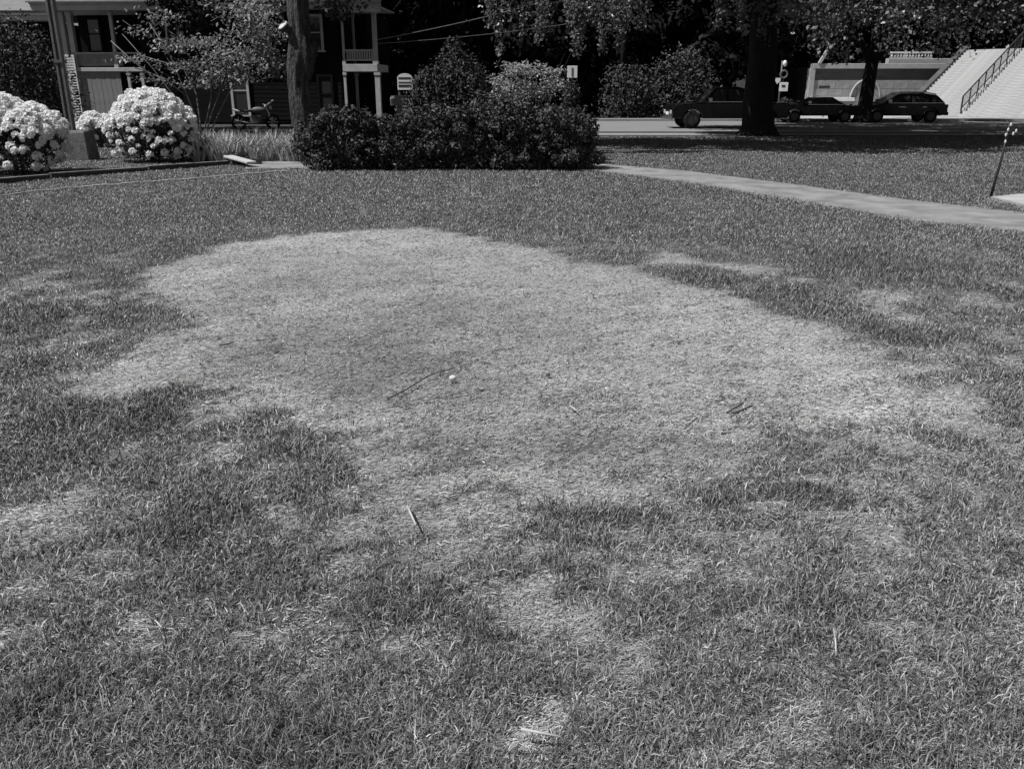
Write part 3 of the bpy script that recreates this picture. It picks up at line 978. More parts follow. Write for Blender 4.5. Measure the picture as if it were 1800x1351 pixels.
# --- rhododendrons: leafy mound with white flower trusses, each truss a part
def truss_mesh(s):
    b = MB()
    rs = random.Random(s)
    for i in range(10):
        ph = 2 * PI * i / 9 if i < 7 else 2 * PI * (i - 7) / 3
        th = R(62) if i < 7 else R(22)
        d = Vector((math.sin(th) * math.cos(ph), math.sin(th) * math.sin(ph), math.cos(th)))
        d = (d + Vector((rs.gauss(0, .12), rs.gauss(0, .12), rs.gauss(0, .1)))).normalized()
        s_ = d.cross(Vector((.3, .2, .9))).normalized()
        t_ = d.cross(s_)
        c = d * 0.052
        k = len(b.v)
        b.v.append(tuple(c))
        for j in range(5):
            a = 2 * PI * j / 5 + rs.random()
            b.v.append(tuple(d * (0.066 + rs.uniform(-.01, .01)) + (s_ * math.cos(a) + t_ * math.sin(a)) * 0.042))
        for j in range(5):
            b.f.append((k, k + 1 + j, k + 1 + (j + 1) % 5))
    return b.data('blossom', MT['petal'])


TRUSS = [truss_mesh(i) for i in range(5)]


def rhodo(label, loc, rx, h, ntr, topbias, clumps, nleaf):
    t = shrub('rhododendron', label, 'shrub', loc, clumps, nleaf, 0.10, 'leaf_rhodo', 'white rhododendrons at the left bed', stems=7, h=h * .6, ratio=0.36, rnd=0.6, inner=.45)
    cl_ = np.array(clumps)
    placed = 0
    tries = 0
    spots = []
    while placed < ntr and tries < 30000:
        tries += 1
        c = cl_[random.randrange(len(cl_))]
        d = Vector((random.gauss(0, 1), random.gauss(0, 1) - 0.35, random.gauss(0, 1) + topbias)).normalized()
        q_ = random.uniform(.98, 1.20)
        p = Vector((c[0] + d.x * c[3] * q_, c[1] + d.y * c[4] * q_, c[2] + d.z * c[5] * q_))
        if p.z < 0.12:
            continue
        if any((((p.x - e[0]) / e[3]) ** 2 + ((p.y - e[1]) / e[4]) ** 2 + ((p.z - e[2]) / e[5]) ** 2) < 0.98 for e in cl_):
            continue
        mind = (0.085 if p.z > h * 0.55 else 0.15) * random.uniform(.8, 1.4)
        if any((p - q).length < mind for q in spots):
            continue
        if p.z < h * .55 and random.random() < .45:
            continue
        spots.append(p)
        o = bpy.data.objects.new('blossom', TRUSS[placed % 5])
        link(o, t)
        o.location = p
        o.rotation_euler = Vector((d.x, d.y, d.z + .4)).to_track_quat('Z', 'Y').to_euler()
        s = random.uniform(1.1, 1.9) if p.z > h * .5 else random.uniform(.8, 1.5)
        o.scale = (s, s, s)
        placed += 1
    t.scale = (.93, .93, .93)
    t.location.x -= .08
    return t


r1 = G(42, 312)
rhodo('white rhododendron cut by the photo edge, blossoming low to the ground, left of the post', (r1[0] - .42, r1[1] + .75, 0), 1.0, 1.5, 290, .5,
      [(-.25, 0, .95, .55, .55, .55), (.35, 0, .75, .58, .55, .50), (0, -.1, .48, .85, .6, .48), (-.75, .1, .6, .55, .6, .55), (.1, .5, .7, .7, .5, .6), (-.15, -.1, 1.12, .32, .35, .36)], 5200)
r2 = G(255, 289)
rhodo('domed white rhododendron thick with blossom on top, right of the wooden post', (r2[0], r2[1] + .85, 0), 1.0, 1.6, 280, .75,
      [(0, 0, .98, .72, .65, .58), (-.35, -.1, .62, .62, .6, .55), (.38, -.05, .66, .58, .6, .55), (.1, .35, .7, .8, .5, .6), (.7, .1, .30, .4, .4, .32), (-.1, -.2, .42, .7, .5, .42)], 5200)
r3 = G(158, 262)
rhodo('small white rhododendron half hidden behind the concrete foot of the wooden post', (r3[0], r3[1] + .8, 0), .5, 0.95, 60, .7,
      [(0, 0, .55, .50, .4, .38), (.3, 0, .4, .45, .4, .38)], 1200)

# --- low hedge in the middle
HED = [
    ('rounded dark yew at the left end of the hedge, before the old tree', 592, (.72, .6, 1.22), 8500),
    ('low dark yew second from the left in the hedge, under the arched sign', 690, (.70, .6, 1.02), 8000),
    ('dark yew in the middle of the hedge, before the tall ragged evergreen', 795, (.72, .6, 1.28), 8500),
    ('dark yew below the pale-leaved shrub in the hedge', 900, (.72, .6, 1.30), 8500),
    ('dark yew at the right end of the hedge where the path begins', 988, (.66, .6, 1.22), 8000),
]
for lab, px, (rx, ry, h), n in HED:
    q = G(px, 301)
    cl = []
    for k in range(70):
        a = random.uniform(0, 2 * PI)
        z = random.uniform(.05, .95) * h
        w_ = math.sqrt(max(.05, 1 - ((z - .36 * h) / (.68 * h)) ** 2)) * (1 + .16 * math.sin(3 * a + px) + .12 * math.sin(5 * a + 9 * z))
        o = random.uniform(.6, 1.05) * w_
        r_ = random.uniform(.08, .19)
        cl.append((rx * o * math.cos(a), ry * o * math.sin(a), z, r_ * 1.1, r_, r_ * .8))
    for k in range(26):     # stray shoots
        a = random.uniform(0, 2 * PI)
        z = random.uniform(.35, .95) * h
        w_ = math.sqrt(max(.05, 1 - ((z - .36 * h) / (.68 * h)) ** 2))
        q_ = Vector((rx * w_ * math.cos(a), ry * w_ * math.sin(a), z))
        d_ = Vector((math.cos(a) * .7, math.sin(a) * .7, random.uniform(.4, 1.4))).normalized()
        for e in range(4):
            p_ = q_ + d_ * (.07 * e)
            cl.append((p_.x, p_.y, p_.z, .055 - .008 * e, .055 - .008 * e, .055))
    cl.append((0, 0, .42 * h, rx * .66, ry * .66, .44 * h))
    cl += [(rx * x_, -.12, .12, .18, .3, .13) for x_ in (-.8, -.4, 0, .4, .8)]
    shrub('yew_bush', lab, 'shrub', (q[0], q[1] + .62, 0), cl, int(n * 1.15), 0.085, 'leaf_yew', 'dark yews of the low hedge', stems=6, h=.6, ratio=.42, inner=.45, rnd=1.0, upb=.5)


def tallshrub(name, lab, pxc, ytop, ybase, Y, half_px, n, size, m, taper=True, group=None, hang=None, seed=0, ratio=.45):
    base = at(pxc, ybase, Y)
    H = zat(ytop, Y)
    hw = half_px * Y / 1560
    cl = []
    K = 16
    for i in range(K):
        t = (i + .5) / K
        r = hw * ((1 - t) ** 0.6 if taper else math.sin(PI * min(.98, .25 + .7 * t)) ** .6)
        r = max(r, .12)
        for k in range(3):
            a = random.uniform(0, 2 * PI)
            o = random.uniform(.2, .75) * r
            s = max(.16, r * random.uniform(.45, .7))
            cl.append((o * math.cos(a), o * math.sin(a) * .8, .15 + t * (H - .25), s, s, s * 1.1))
    return shrub(name, lab, 'shrub', (base.x, Y, 0), cl, n, size, MT and m, group, stems=5, h=H * .7, ratio=ratio, inner=.35, rnd=.85, spread=hw * .5, hang=hang)


tallshrub('evergreen_bush', 'tall dark ragged evergreen rising behind the middle of the hedge', 800, 62, 262, 22.0, 100, 21000, .085, 'leaf_ever')
tallshrub('evergreen_bush', 'dark bushy evergreen between the ragged evergreen and the arched sign', 748, 128, 262, 21.6, 56, 8000, .08, 'leaf_ever')
for px_, yt_, hw_p, lab_ in ((650, 203, 46, 'dark evergreen between the porch post and the mailbox, behind the hedge'), (850, 165, 46, 'dark evergreen between the ragged evergreen and the pale-leaved shrub'),
                             (968, 185, 40, 'dark evergreen left of the pointed conifer'), (560, 205, 40, 'low dark evergreen against the foot of the old tree'), (1022, 205, 26, 'low dark evergreen at the right foot of the pointed conifer')):
    tallshrub('evergreen_bush', lab_, px_, yt_, 275, 19.9, hw_p, 5000, .085, 'leaf_yew', taper=False)
tallshrub('leafy_shrub', 'pale-leaved shrub with layered boughs behind the hedge', 925, 108, 262, 21.6, 55, 900, .09, 'leaf_light', taper=False)
ps = thing('leafy_shrub', 'pale flat-topped shrub crown rising above the dark yews, left of the white sign', 'shrub', (at(925, 240, 21.2).x, 21.2, 0))
pp, nm = [], []
for i in range(46):
    px, py = random.uniform(870, 982), 0
    py = random.uniform(112, 172) + abs(px - 930) * .12
    c = at(px, py, 21.2 + random.uniform(-.4, .5)) - ps.location
    for k in range(62):
        pp.append((c.x + random.gauss(0, .13), c.y + random.gauss(0, .13), c.z + random.gauss(0, .045)))
        nm.append((random.gauss(-.3, .5), random.gauss(-.4, .5), random.gauss(.9, .4)))
leaves('foliage', np.array(pp), unit(np.array(nm)), .075, MT['leaf_light'], ps, ratio=.42)
b = MB()
for i in range(9):
    e = at(random.uniform(880, 972), random.uniform(125, 175), 21.2) - ps.location
    b.tube([(random.uniform(-.1, .1), 0, -.02), (e.x * .45, 0, e.z * .5), (e.x, e.y, e.z)], [.03, .02, .008], 6)
b.build('stem', MT['stem'], ps)
tallshrub('conifer', 'narrow pointed dark conifer below the white roadside sign', 1003, 142, 262, 20.6, 32, 5200, .07, 'leaf_yew')
tallshrub('evergreen_bush', 'dark bush filling the hedge behind the pale-leaved shrub', 900, 165, 262, 22.6, 62, 6500, .085, 'leaf_ever', taper=False)
tallshrub('evergreen_bush', 'large dark evergreen at the left photo edge under the wing roof', 40, 36, 262, 27.5, 105, 22000, .10, 'leaf_yew', taper=False)
tallshrub('street_bush', 'rounded bush with pale tips across the street, right of the roadside sign', 1100, 118, 212, 53.2, 52, 5200, .20, 'leaf_yew', taper=False)
tallshrub('street_bush', 'taller leafy bush across the street, behind the pickup cab', 1195, 88, 212, 55.5, 62, 5200, .22, 'leaf_yew', taper=False)
tallshrub('street_bush', 'small round dark bush beside the driveway mouth', 1378, 172, 205, 54.4, 16, 1500, .14, 'leaf_yew', taper=False)
tallshrub('street_bush', 'dark bush at the head of the driveway, behind the arrow sign post', 1392, 92, 190, 87, 44, 4500, .36, 'leaf_ever', taper=False)

# --- iris bed
def iris_mesh(s):
    rs = random.Random(s)
    b = MB()
    for i in range(17):
        a = rs.uniform(0, 2 * PI)
        L = rs.uniform(.32, .70)
        tilt = rs.uniform(.05, .5)
        dx, dy = math.cos(a), math.sin(a)
        x0, y0 = dx * rs.uniform(0, .13), dy * rs.uniform(0, .13)
        w_ = rs.uniform(.014, .024)
        q = rs.uniform(0, PI)
        sx, sy = math.cos(q) * w_, math.sin(q) * w_
        p1 = (x0 + dx * L * .5 * math.sin(tilt), y0 + dy * L * .5 * math.sin(tilt), L * .55)
        tt = tilt + rs.uniform(.1, .7)
        p2 = (p1[0] + dx * L * .5 * math.sin(tt), p1[1] + dy * L * .5 * math.sin(tt), p1[2] + L * .45 * math.cos(tt))
        k = len(b.v)
        b.v += [(x0 - sx, y0 - sy, -.01), (x0 + sx, y0 + sy, -.01), (p1[0] + sx, p1[1] + sy, p1[2]), (p1[0] - sx, p1[1] - sy, p1[2]), p2]
        b.f += [(k, k + 1, k + 2, k + 3), (k + 3, k + 2, k + 4)]
    return b.data('iris_plant', MT['leaf_iris'])


IR = [iris_mesh(i) for i in range(6)]
for i in range(190):
    px = random.uniform(345, 548)
    pY = random.uniform(20.4, 22.4)
    x = xat(px, 270, pY)
    o = link(bpy.data.objects.new('iris_plant', IR[i % 6]))
    o.location = (x, pY, -.005)
    o.rotation_euler = (0, 0, random.uniform(0, 6.28))
    s = random.uniform(.8, 1.15)
    o.scale = (s, s, s)
    tag(o, 'sword-leaved iris plant in the pale leafy bed before the porch house', 'plant', 'iris plants of the bed before the house')

# --- backdrop trees
BT = []


def back_tree(px, Y, H, r, lab, n=9500, low=.3, lsz=.46):
    x = xat(px, 180, Y)
    t = thing('background_tree', lab, 'tree', (x, Y, 0), 0, 'dark trees standing beyond the street')
    b = MB()
    b.tube(trunk_path((0, 0, -.1), (0, 0, H * .7), 5, .1), [.32, .3, .26, .22, .17, .1], 10, .05)
    for i in range(5):
        a = random.uniform(0, 2 * PI)
        z = H * random.uniform(.3, .6)
        b.tube([(0, 0, z), (r * .7 * math.cos(a), r * .7 * math.sin(a), z + 1.5)], [.12, .04], 6)
    b.build('trunk', MT['bark_dark'], t, smooth=True)
    cl = []
    for i in range(34):
        z = random.uniform(low, H)
        q = r * (1 - max(0, (z / H - .55)) * 1.3)
        a = random.uniform(0, 2 * PI)
        o = q * random.uniform(.35, .85)
        s = random.uniform(.8, 1.4)
        cl.append((o * math.cos(a), o * math.sin(a), z, s, s, s * .9))
    C, N = clump_pts(cl, n, inner=.3)
    C[:, 2] = np.maximum(C[:, 2], .05)
    leaves('crown', C, N, lsz, MT['leaf_back'], t)


for px, Y, H, r, lab in [
    (675, 56, 12, 3.6, 'dark tree directly behind the right end of the porch'),
    (745, 60, 13, 3.8, 'dark tree beyond the cables, right of the porch'),
    (815, 56, 12, 3.6, 'dark tree behind the top of the ragged evergreen'),
    (885, 62, 13, 4.0, 'dark tree above the pale-leaved shrub'),
    (955, 57, 12, 3.8, 'dark tree behind the slanting guy wires'),
    (1030, 63, 13, 4.0, 'dark tree behind the roadside sign'),
    (1105, 60, 13, 4.0, 'dark tree behind the rounded bush with pale tips'),
    (1180, 64, 13, 4.2, 'dark tree behind the taller leafy street bush'),
    (1255, 60, 13, 4.0, 'dark tree behind the pickup'),
    (1330, 66, 13, 4.0, 'dark tree hidden mostly by the largest trunk'),
    (1400, 92, 15, 4.6, 'dark tree at the top of the driveway'),
]:
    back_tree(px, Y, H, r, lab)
for px, Y, H, r, lab in [
    (690, 84, 15, 5, 'far dark tree beyond the first row, right of the porch'), (790, 86, 15, 5, 'far dark tree beyond the ragged evergreen'), (890, 84, 15, 5, 'far dark tree beyond the pale-leaved shrub'),
    (985, 86, 15, 5, 'far dark tree beyond the roadside sign'), (1080, 84, 15, 5, 'far dark tree beyond the utility pole'), (1175, 86, 15, 5, 'far dark tree beyond the taller street bush'),
    (1270, 84, 15, 5, 'far dark tree beyond the pickup'), (1345, 92, 15, 5, 'far dark tree beyond the arrow sign post'),
]:
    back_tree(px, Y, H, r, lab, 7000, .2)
for px, Y, H, r, lab in [
    (1480, 84, 14, 5.0, 'dark tree on the terrace, left of its balustrade'),
    (1570, 88, 14, 5.0, 'dark tree on the terrace, behind its balustrade'),
    (1660, 86, 14, 5.0, 'dark tree behind the top left corner of the stairs'),
    (1745, 88, 14, 5.0, 'dark tree behind the top of the handrail'),
    (1830, 86, 14, 5.0, 'dark tree behind the top of the stairs at the photo edge'),
]:
    back_tree(px, Y, H, r, lab, 8000, 3.4)

woods = ['beyond the porch roof', 'beyond the upper cable', 'beyond the lower cable', 'beyond the pale shrub', 'beyond the guy wires', 'beyond the roadside sign', 'beyond the tip-flowered street bush', 'beyond the pickup hood',
         'beyond the largest trunk', 'beyond the arrow sign post', 'beyond the left end of the terrace', 'beyond the forking trunk', 'beyond the balustrade', 'beyond the stair head', 'beyond the handrail', 'beyond the right photo edge']
for i, w_ in enumerate(woods):
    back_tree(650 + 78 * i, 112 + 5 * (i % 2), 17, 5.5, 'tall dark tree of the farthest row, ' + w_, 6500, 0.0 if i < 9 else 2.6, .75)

# ------------------------------------------------------------------ porch house (local x runs along the front, leftwards negative; y goes back)
HY = 44.0
hp = at(667, 213, HY)
HROT = R(-4)
house = thing('porch_house', 'dark two-storey house with pale double-deck porches and white posts', 'house', (hp.x, HY, 0), HROT)
ch, sh = math.cos(HROT), math.sin(HROT)


def hx(px, py=120, d=0.0):
    """local x on the front plane (depth d) seen along the bearing px"""
    u, v, w_ = ray(px, py)
    # world point = hp + R(lx, d); lies on ray: x = u t, y = v t
    # hp.x + ch lx - sh d = u t ; hp.y + sh lx + ch d = v t
    A = np.array([[ch, -u], [sh, -v]])
    r_ = np.linalg.solve(A, np.array([sh * d - hp.x, -ch * d - hp.y]))
    return float(r_[0])


def hz(px, py, d=0.0):
    u, v, w_ = ray(px, py)
    lx = hx(px, py, d)
    t = (hp.x + ch * lx - sh * d) / u
    return EYE + w_ * t


zE0, zE1 = hz(400, 19), hz(400, 3)
LX = hx(96)
# main walls
wb = MB()
wb.box(hx(598), hx(598) + .14, .25, 2.6, 0, zE0)          # side wall of the right porch bay
wb.box(hx(250), hx(598) - .004, .22, 8, 0, zE0 + .1)
wb.box(LX + .1, hx(250) - .004, 2.6, 8, 0, zE0 + .1)
wb.box(hx(598) + .145, -1.0, 2.6, 8, 0, zE0 + .1)
wb.build('wall', MT['siding'], house)
# siding boards on the front wall: each proud of the wall
sx0, sx1 = hx(400), hx(596)
bme = MB().box(0, sx1 - sx0, 0, .022, 0, .19).data('siding_board', MT['siding'])
for i in range(24):
    o = link(bpy.data.objects.new('siding_board', bme), house)
    o.location = (sx0, .196, .15 + i * .205)
    o.rotation_euler = (R(-3), 0, 0)
# eave: fascia, soffit, roof
MB().box(LX - .4, .45, -.55, -.51, zE0 + .02, zE1).build('fascia', MT['trim'], house)
MB().box(LX - .4, .45, -.508, 2.6, zE0 + .03, zE0 + .08).build('soffit', MT['trim'], house)
MB().box(LX - .4, .45, -.66, -.555, zE1 - .12, zE1 - .01).build('gutter', MT['trim'], house, bevel=.03)
rf = MB()
rz0 = zE1 + .01
rf.prism([(-.72, rz0), (9, rz0 + 3.9), (9, rz0 + 3.7), (-.72, rz0 - .06)], 0, 1)
v2 = []
for (x, y, z) in rf.v:
    v2.append((LX - .5 + y * (-LX + 1.05), x, z))
rf.v = v2
roof = rf.build('roof', MT['roof'], house)
# upper cornice on the right bay
MB().box(hx(602), .42, -.58, -.52 + .005, zE0 - .16, zE0 + .015).build('cornice', MT['trim'], house, bevel=.02)
# porch decks
zd0, zd1 = hz(630, 126), hz(630, 113)
MB().box(hx(603), .04, -.06, 2.5, zd0, zd1).build('deck', MT['trim'], house, bevel=.01)
zf = hz(170, 119)
MB().box(hx(104), hx(252), -.06, 2.5, zf - .18, zf).build('deck', MT['trim'], house, bevel=.01)
MB().box(hx(104), hx(252), .0, 2.5, 0, .35).build('porch_floor', MT['trim'], house)
MB().box(hx(603), .04, .0, 2.5, 0, .12).build('porch_floor', MT['trim'], house)


def post(lx, d, z0, z1, w_=.2):
    b = MB().box(lx - w_ / 2, lx + w_ / 2, d, d + w_, z0, z1)
    b.box(lx - w_ / 2 - .03, lx + w_ / 2 + .03, d - .03, d + w_ + .03, z1 - .16, z1 - .04)
    b.box(lx - w_ / 2 - .03, lx + w_ / 2 + .03, d - .03, d + w_ + .03, z0 + .0, z0 + .14)
    return b.build('post', MT['trim'], house)


post(0, -.02, 0, zd0, .24)
post(-.05, -.02, zd1, zE0, .2)
post(hx(607, 150), -.02, 0, zd0, .12)
post(hx(602, 60), -.02, zd1, zE0, .10)
post(hx(628, 170, 2.2), 2.2, .1, zd0, .13)
post(hx(620, 60, 2.2), 2.2, zd1, zE0, .13)
post(hx(124, 60), .0, zf, zE0, .24)
post(hx(111, 60), -.05, 0, zE0, .24)
post(hx(197, 60), .0, zf, zE0, .15)
post(hx(228, 150), .0, .35, zf - .18, .13)
post(hx(252, 150), .0, .35, zf - .18, .13)
# upper railing of the right bay
zr0, zr1 = hz(630, 107), hz(630, 87)
ral = MB().box(hx(606, 95), -.12, .02, .10, zr1 - .09, zr1)
rail = ral.build('railing', MT['trim'], house)
MB().box(hx(606, 95), -.12, .03, .09, zr0, zr0 + .07).build('bottom_rail', MT['trim'], rail)
rx0, rx1 = hx(606, 95) + .06, -.16
bal = MB().box(-.04, .04, .045, .075, zr0 + .07, zr1 - .09).data('baluster', MT['trim'])
for i in range(11):
    o = link(bpy.data.objects.new('baluster', bal), rail)
    o.location = (rx0 + (rx1 - rx0) * (i + .5) / 11, 0, 0)
# left porch: solid parapet above, blind below, lattice column
za0, za1 = hz(170, 117), hz(170, 95)
par = MB().box(hx(128, 105), hx(214, 105), .02, .10, za0 + .03, za1).build('parapet', MT['blind'], house)
MB().box(hx(127, 105), hx(250, 105), .0, .12, za1 + .002, za1 + .07).build('parapet_rail', MT['trim'], par)
pk = MB()
zb0, zb1 = hz(170, 206), hz(170, 124)
bx0, bx1 = hx(137, 160), hx(215, 160)
nb_ = 9
bw_ = (bx1 - bx0) / nb_
bd = MB().box(0, bw_ - .012, 0, .05, 0, zb1 - zb0).data('blind_board', MT['blind'])
for i in range(nb_):
    o = link(bpy.data.objects.new('blind_board', bd), house)
    o.location = (bx0 + i * bw_, .03 + .006 * (i % 2), zb0)
lt = MB()
lx0, lx1 = hx(125, 150), hx(139, 150)
lz0, lz1 = .2, hz(125, 97)
lt.box(lx0 - .05, lx0, -.16, -.10, lz0, lz1)
lt.box(lx1, lx1 + .05, -.16, -.10, lz0, lz1)
lat = lt.build('lattice', MT['white'], house)
sl_ = MB().box(lx0, lx1, -.145, -.115, 0, .05).data('slat', MT['white'])
for i in range(24):
    z = lz0 + .03 + i * (lz1 - lz0 - .1) / 23
    o = link(bpy.data.objects.new('slat', sl_), lat)
    o.location = (0, 0, z)
MB().box(lx0 + .002, lx1 - .002, -.10, -.08, hz(125, 121), hz(125, 96)).build('lattice_panel', MT['white'], lat)


def window(px0, px1, y0, y1, d=.19, m='trim', mull=True):
    x0, x1 = hx(px0, y1, d), hx(px1, y1, d)
    z0, z1 = hz(px0, y1, d), hz(px0, y0, d)
    f = MB()
    t = .12
    f.box(x0 - t, x0, d - .09, d, z0 - t, z1 + t).box(x1, x1 + t, d - .09, d, z0 - t, z1 + t).box(x0 + .001, x1 - .001, d - .088, d, z1, z1 + t - .002).box(x0 - .08 - t, x1 + .08 + t, d - .14, d, z0 - t - .06, z0 - t + .001)
    wd = f.build('window', MT[m], house)
    MB().box(x0, x1, d - .03, d - .01, z0 - .12, z1).build('pane', MT['glass'], wd)
    s = MB().box(x0 + .001, x1 - .001, d - .07, d - .032, (z0 + z1) / 2 - .03, (z0 + z1) / 2 + .03)
    s.build('sash', MT[m], wd)


window(414, 438, 120, 198)
window(452, 474, 30, 85)
window(545, 566, 30, 85)
window(565, 585, 135, 195, m='siding')
window(160, 180, 35, 85, d=2.56, m='siding')
window(300, 322, 30, 88)
dr = MB().box(hx(640, 170, 2.58), hx(655, 170, 2.58), 2.52, 2.58, .12, 2.2).build('door', MT['siding'], house)
MB().blob((hx(642, 170, 2.5), 2.49, 1.1), .035).build('handle', MT['chrome'], dr)

# side wing / neighbour
NYY = 50.0
nx1 = at(86, 30, NYY)
ng = thing('neighbour_house', 'low neighbouring house at the left edge with a pale roof and boxed eave', 'house', (nx1.x, NYY, 0), 0)
z37, z27, z18, z0_ = zat(37, NYY), zat(27, NYY), zat(19, NYY), zat(-30, NYY)
MB().box(-12, -.3, .9, 9, 0, z37).build('wall', MT['siding'], ng)
MB().box(-12, 0, .0, 1.2, z37 + .02, z27).build('soffit_board', MT['trim'], ng, bevel=.01)
MB().box(-12, .03, -.06, -.003, z27 + .002, z18 - .04).build('fascia', MT['white'], ng)
MB().box(-12, .05, -.16, -.062, z18 - .10, z18).build('gutter', MT['dark'], ng, bevel=.02)
rb = MB().quad((-12, -.12, z18 + .01), (.06, -.12, z18 + .01), (.06, 5, z18 + 2.4), (-12, 5, z18 + 2.4))
rb.quad((.06, -.12, z18 + .01), (.06, 9, z18 + .01), (.06, 9, z18 + .02), (.06, 5, z18 + 2.4))
rb.quad((-12, 5, z18 + 2.4), (.06, 5, z18 + 2.4), (.06, 9.5, z18 + .01), (-12, 9.5, z18 + .01))
rb.build('roof', mat('pale_roof', .19, .9, .15, 3.0, spec=.1), ng)

# ------------------------------------------------------------------ wooden post with concrete foot
pb = G(137, 282)
pY = pb[1] + .25
pst = thing('wooden_post', 'tall weathered timber post set in a square concrete foot between white rhododendrons', 'post', (pb[0], pY, 0))
zt = zat(229, pY)
hw = 19 * pY / 1560
ft = MB()
for (a0, z) in ((1.12, -.05), (1.05, zt * .5), (.95, zt - .05), (.80, zt)):
    k = len(ft.v)
    ft.v += [(-hw * a0, -hw * a0, z), (hw * a0, -hw * a0, z), (hw * a0, hw * a0, z), (-hw * a0, hw * a0, z)]
    if k:
        for i in range(4):
            j = (i + 1) % 4
            ft.f.append((k - 4 + i, k - 4 + j, k + j, k + i))
ft.f.append(tuple(range(len(ft.v) - 4, len(ft.v))))
ft.build('concrete_foot', MT['pier'], pst, bevel=.02)
pp0 = at(129, 229, pY)
dx = pp0.x - pb[0]
sw_ = .058
dx -= .05
for i, o in enumerate((-1, 0, 1)):
    MB().bar((dx + o * sw_, .05 * (i % 2), zt * .7), (dx + o * sw_ + .0, .05 * (i % 2), 7.5), sw_ - .006, .15, up=(0, 1, 0)).build('timber', MT['timber'], pst, bevel=.006)
zc = zat(108, pY)
MB().box(dx - .10, dx + .10, -.10, .11, zc - .03, zc + .03).build('strap', MT['grey'], pst)

# ------------------------------------------------------------------ bed edging timbers, tilted board, pale edging line
e0, e1 = G(-40, 327), G(88, 314)
e2_ = G(404, 289)
for i, (A, B) in enumerate((((e0[0], e0[1]), (e1[0], e1[1])), ((e1[0], e1[1]), ((e1[0] + e2_[0]) / 2, (e1[1] + e2_[1]) / 2)), (((e1[0] + e2_[0]) / 2, (e1[1] + e2_[1]) / 2), e2_))):
    A, B = Vector((A[0], A[1], .045)), Vector((B[0], B[1], .025))
    dd = (B - A).normalized() * .02
    o = MB().bar(A + dd, B - dd, .08, .09).build('edging_timber', MT['edging'])
    up_v = Vector((0, 0, .052))
    MB().bar(A + dd * .6 + up_v, B - dd * .6 + up_v, .085, .012).build('sunlit_top', MT['cap'], o)  # added thin strip, coloured as the sunlit upper side of the timber
    tag(o, ['edging timber below the rhododendron cut by the photo edge', 'middle edging timber, in front of the concrete foot', 'edging timber in front of the domed rhododendron, ending at the tilted board'][i], 'edging', 'timbers edging the flower bed')
q0, q1 = G(400, 289), G(441, 295)
bd_ = MB().bar((q0[0], q0[1] + .1, .17), (q1[0], q1[1] + .1, .10), .22, .045).build('loose_board', MT['timber_pale'], bevel=.008)
tag(bd_, 'short pale board propped on a block at the end of the bed edging', 'board')
blk = MB().box(q0[0] + .12, q1[0] - .06, q0[1] - .04, q0[1] + .22, -.02, .115).build('support_block', MT['dark'])
tag(blk, 'dark block under the short pale board', 'block')
lp = [G(x, y) for x, y in [(-60, 356), (0, 346), (60, 338), (130, 331), (200, 326), (260, 321), (330, 316), (400, 310), (460, 305), (520, 300)]]
eb = MB()
pts = []
for i in range(len(lp) - 1):
    for k in range(4):
        t = k / 4
        pts.append((lp[i][0] * (1 - t) + lp[i + 1][0] * t + random.uniform(-.015, .015), lp[i][1] * (1 - t) + lp[i + 1][1] * t + random.uniform(-.02, .02), .02 + random.uniform(-.01, .008)))
eb.tube(pts, .011, 6)
tag(eb.build('thin_rope', MT['line']), 'thin pale rope lying along the lawn before the flower bed', 'rope')

# ------------------------------------------------------------------ things behind the hedge
Ys = 30.0
sp = at(712, 150, Ys)
sg = thing('arched_sign', 'small arch-topped white board with dark bands on a post, right of the porch', 'sign', (sp.x, Ys, 0))
z0s, z1s = zat(158, Ys), zat(129, Ys)
hw_ = 13 * Ys / 1560
ar = [(-hw_, z0s), (hw_, z0s), (hw_, z1s - hw_ * .6)] + [(hw_ * math.cos(a), z1s - hw_ * .6 + hw_ * .6 * math.sin(a)) for a in np.linspace(.2, PI - .2, 9)] + [(-hw_, z1s - hw_ * .6)]
bo = MB().prism(ar, -.02, .02).build('board', MT['white'], sg)
for (ya, yb) in ((136, 139), (144, 146), (149, 153)):
    MB().box(-hw_ * .85, hw_ * .85, -.027, -.0235, zat(yb, Ys), zat(ya, Ys)).build('dark_band', MT['band'], bo)
MB().box(hw_ * .7, hw_ * .95, -.0, .08, 0, z0s + .05).build('post', MT['grey'], sg)
MB().box(-hw_ * .95, -hw_ * .7, -.0, .08, 0, z0s + .05).build('post', MT['grey'], sg)
mp_ = at(702, 177, 27.0)
mbx = thing('mailbox', 'grey round-topped mailbox with a white door, left of the arch-topped board', 'mailbox', (mp_.x, 27.0, 0), R(-25))
zc_ = mp_.z
prof = [(-.13, zc_ - .14), (.13, zc_ - .14), (.13, zc_ + .02)] + [(.13 * math.cos(a), zc_ + .02 + .13 * math.sin(a)) for a in np.linspace(.3, PI - .3, 7)] + [(-.13, zc_ + .02)]
pr = MB().prism(prof, -.22, .24)
pr.v = [(y, x, z) for x, y, z in pr.v]
bx_ = pr.build('box', MT['grey'], mbx)
pr = MB().prism(prof, -.24, -.223)
pr.v = [(y, x, z) for x, y, z in pr.v]
pr.build('door', MT['white'], mbx)
MB().box(-.05, .05, -.05, .05, 0, zc_ - .143).build('post', MT['timber'], mbx)
rp = at(1006, 127, 21.3)
rs_ = thing('roadside_sign', 'small white upright sign with a dark stripe, above the pointed conifer', 'sign', (rp.x, 21.3, 0))
zr_0, zr_1 = zat(137, 21.3), zat(116, 21.3)
pn = MB().box(-.118, .118, -.012, .012, zr_0, zr_1).build('panel', MT['white'], rs_, bevel=.004)
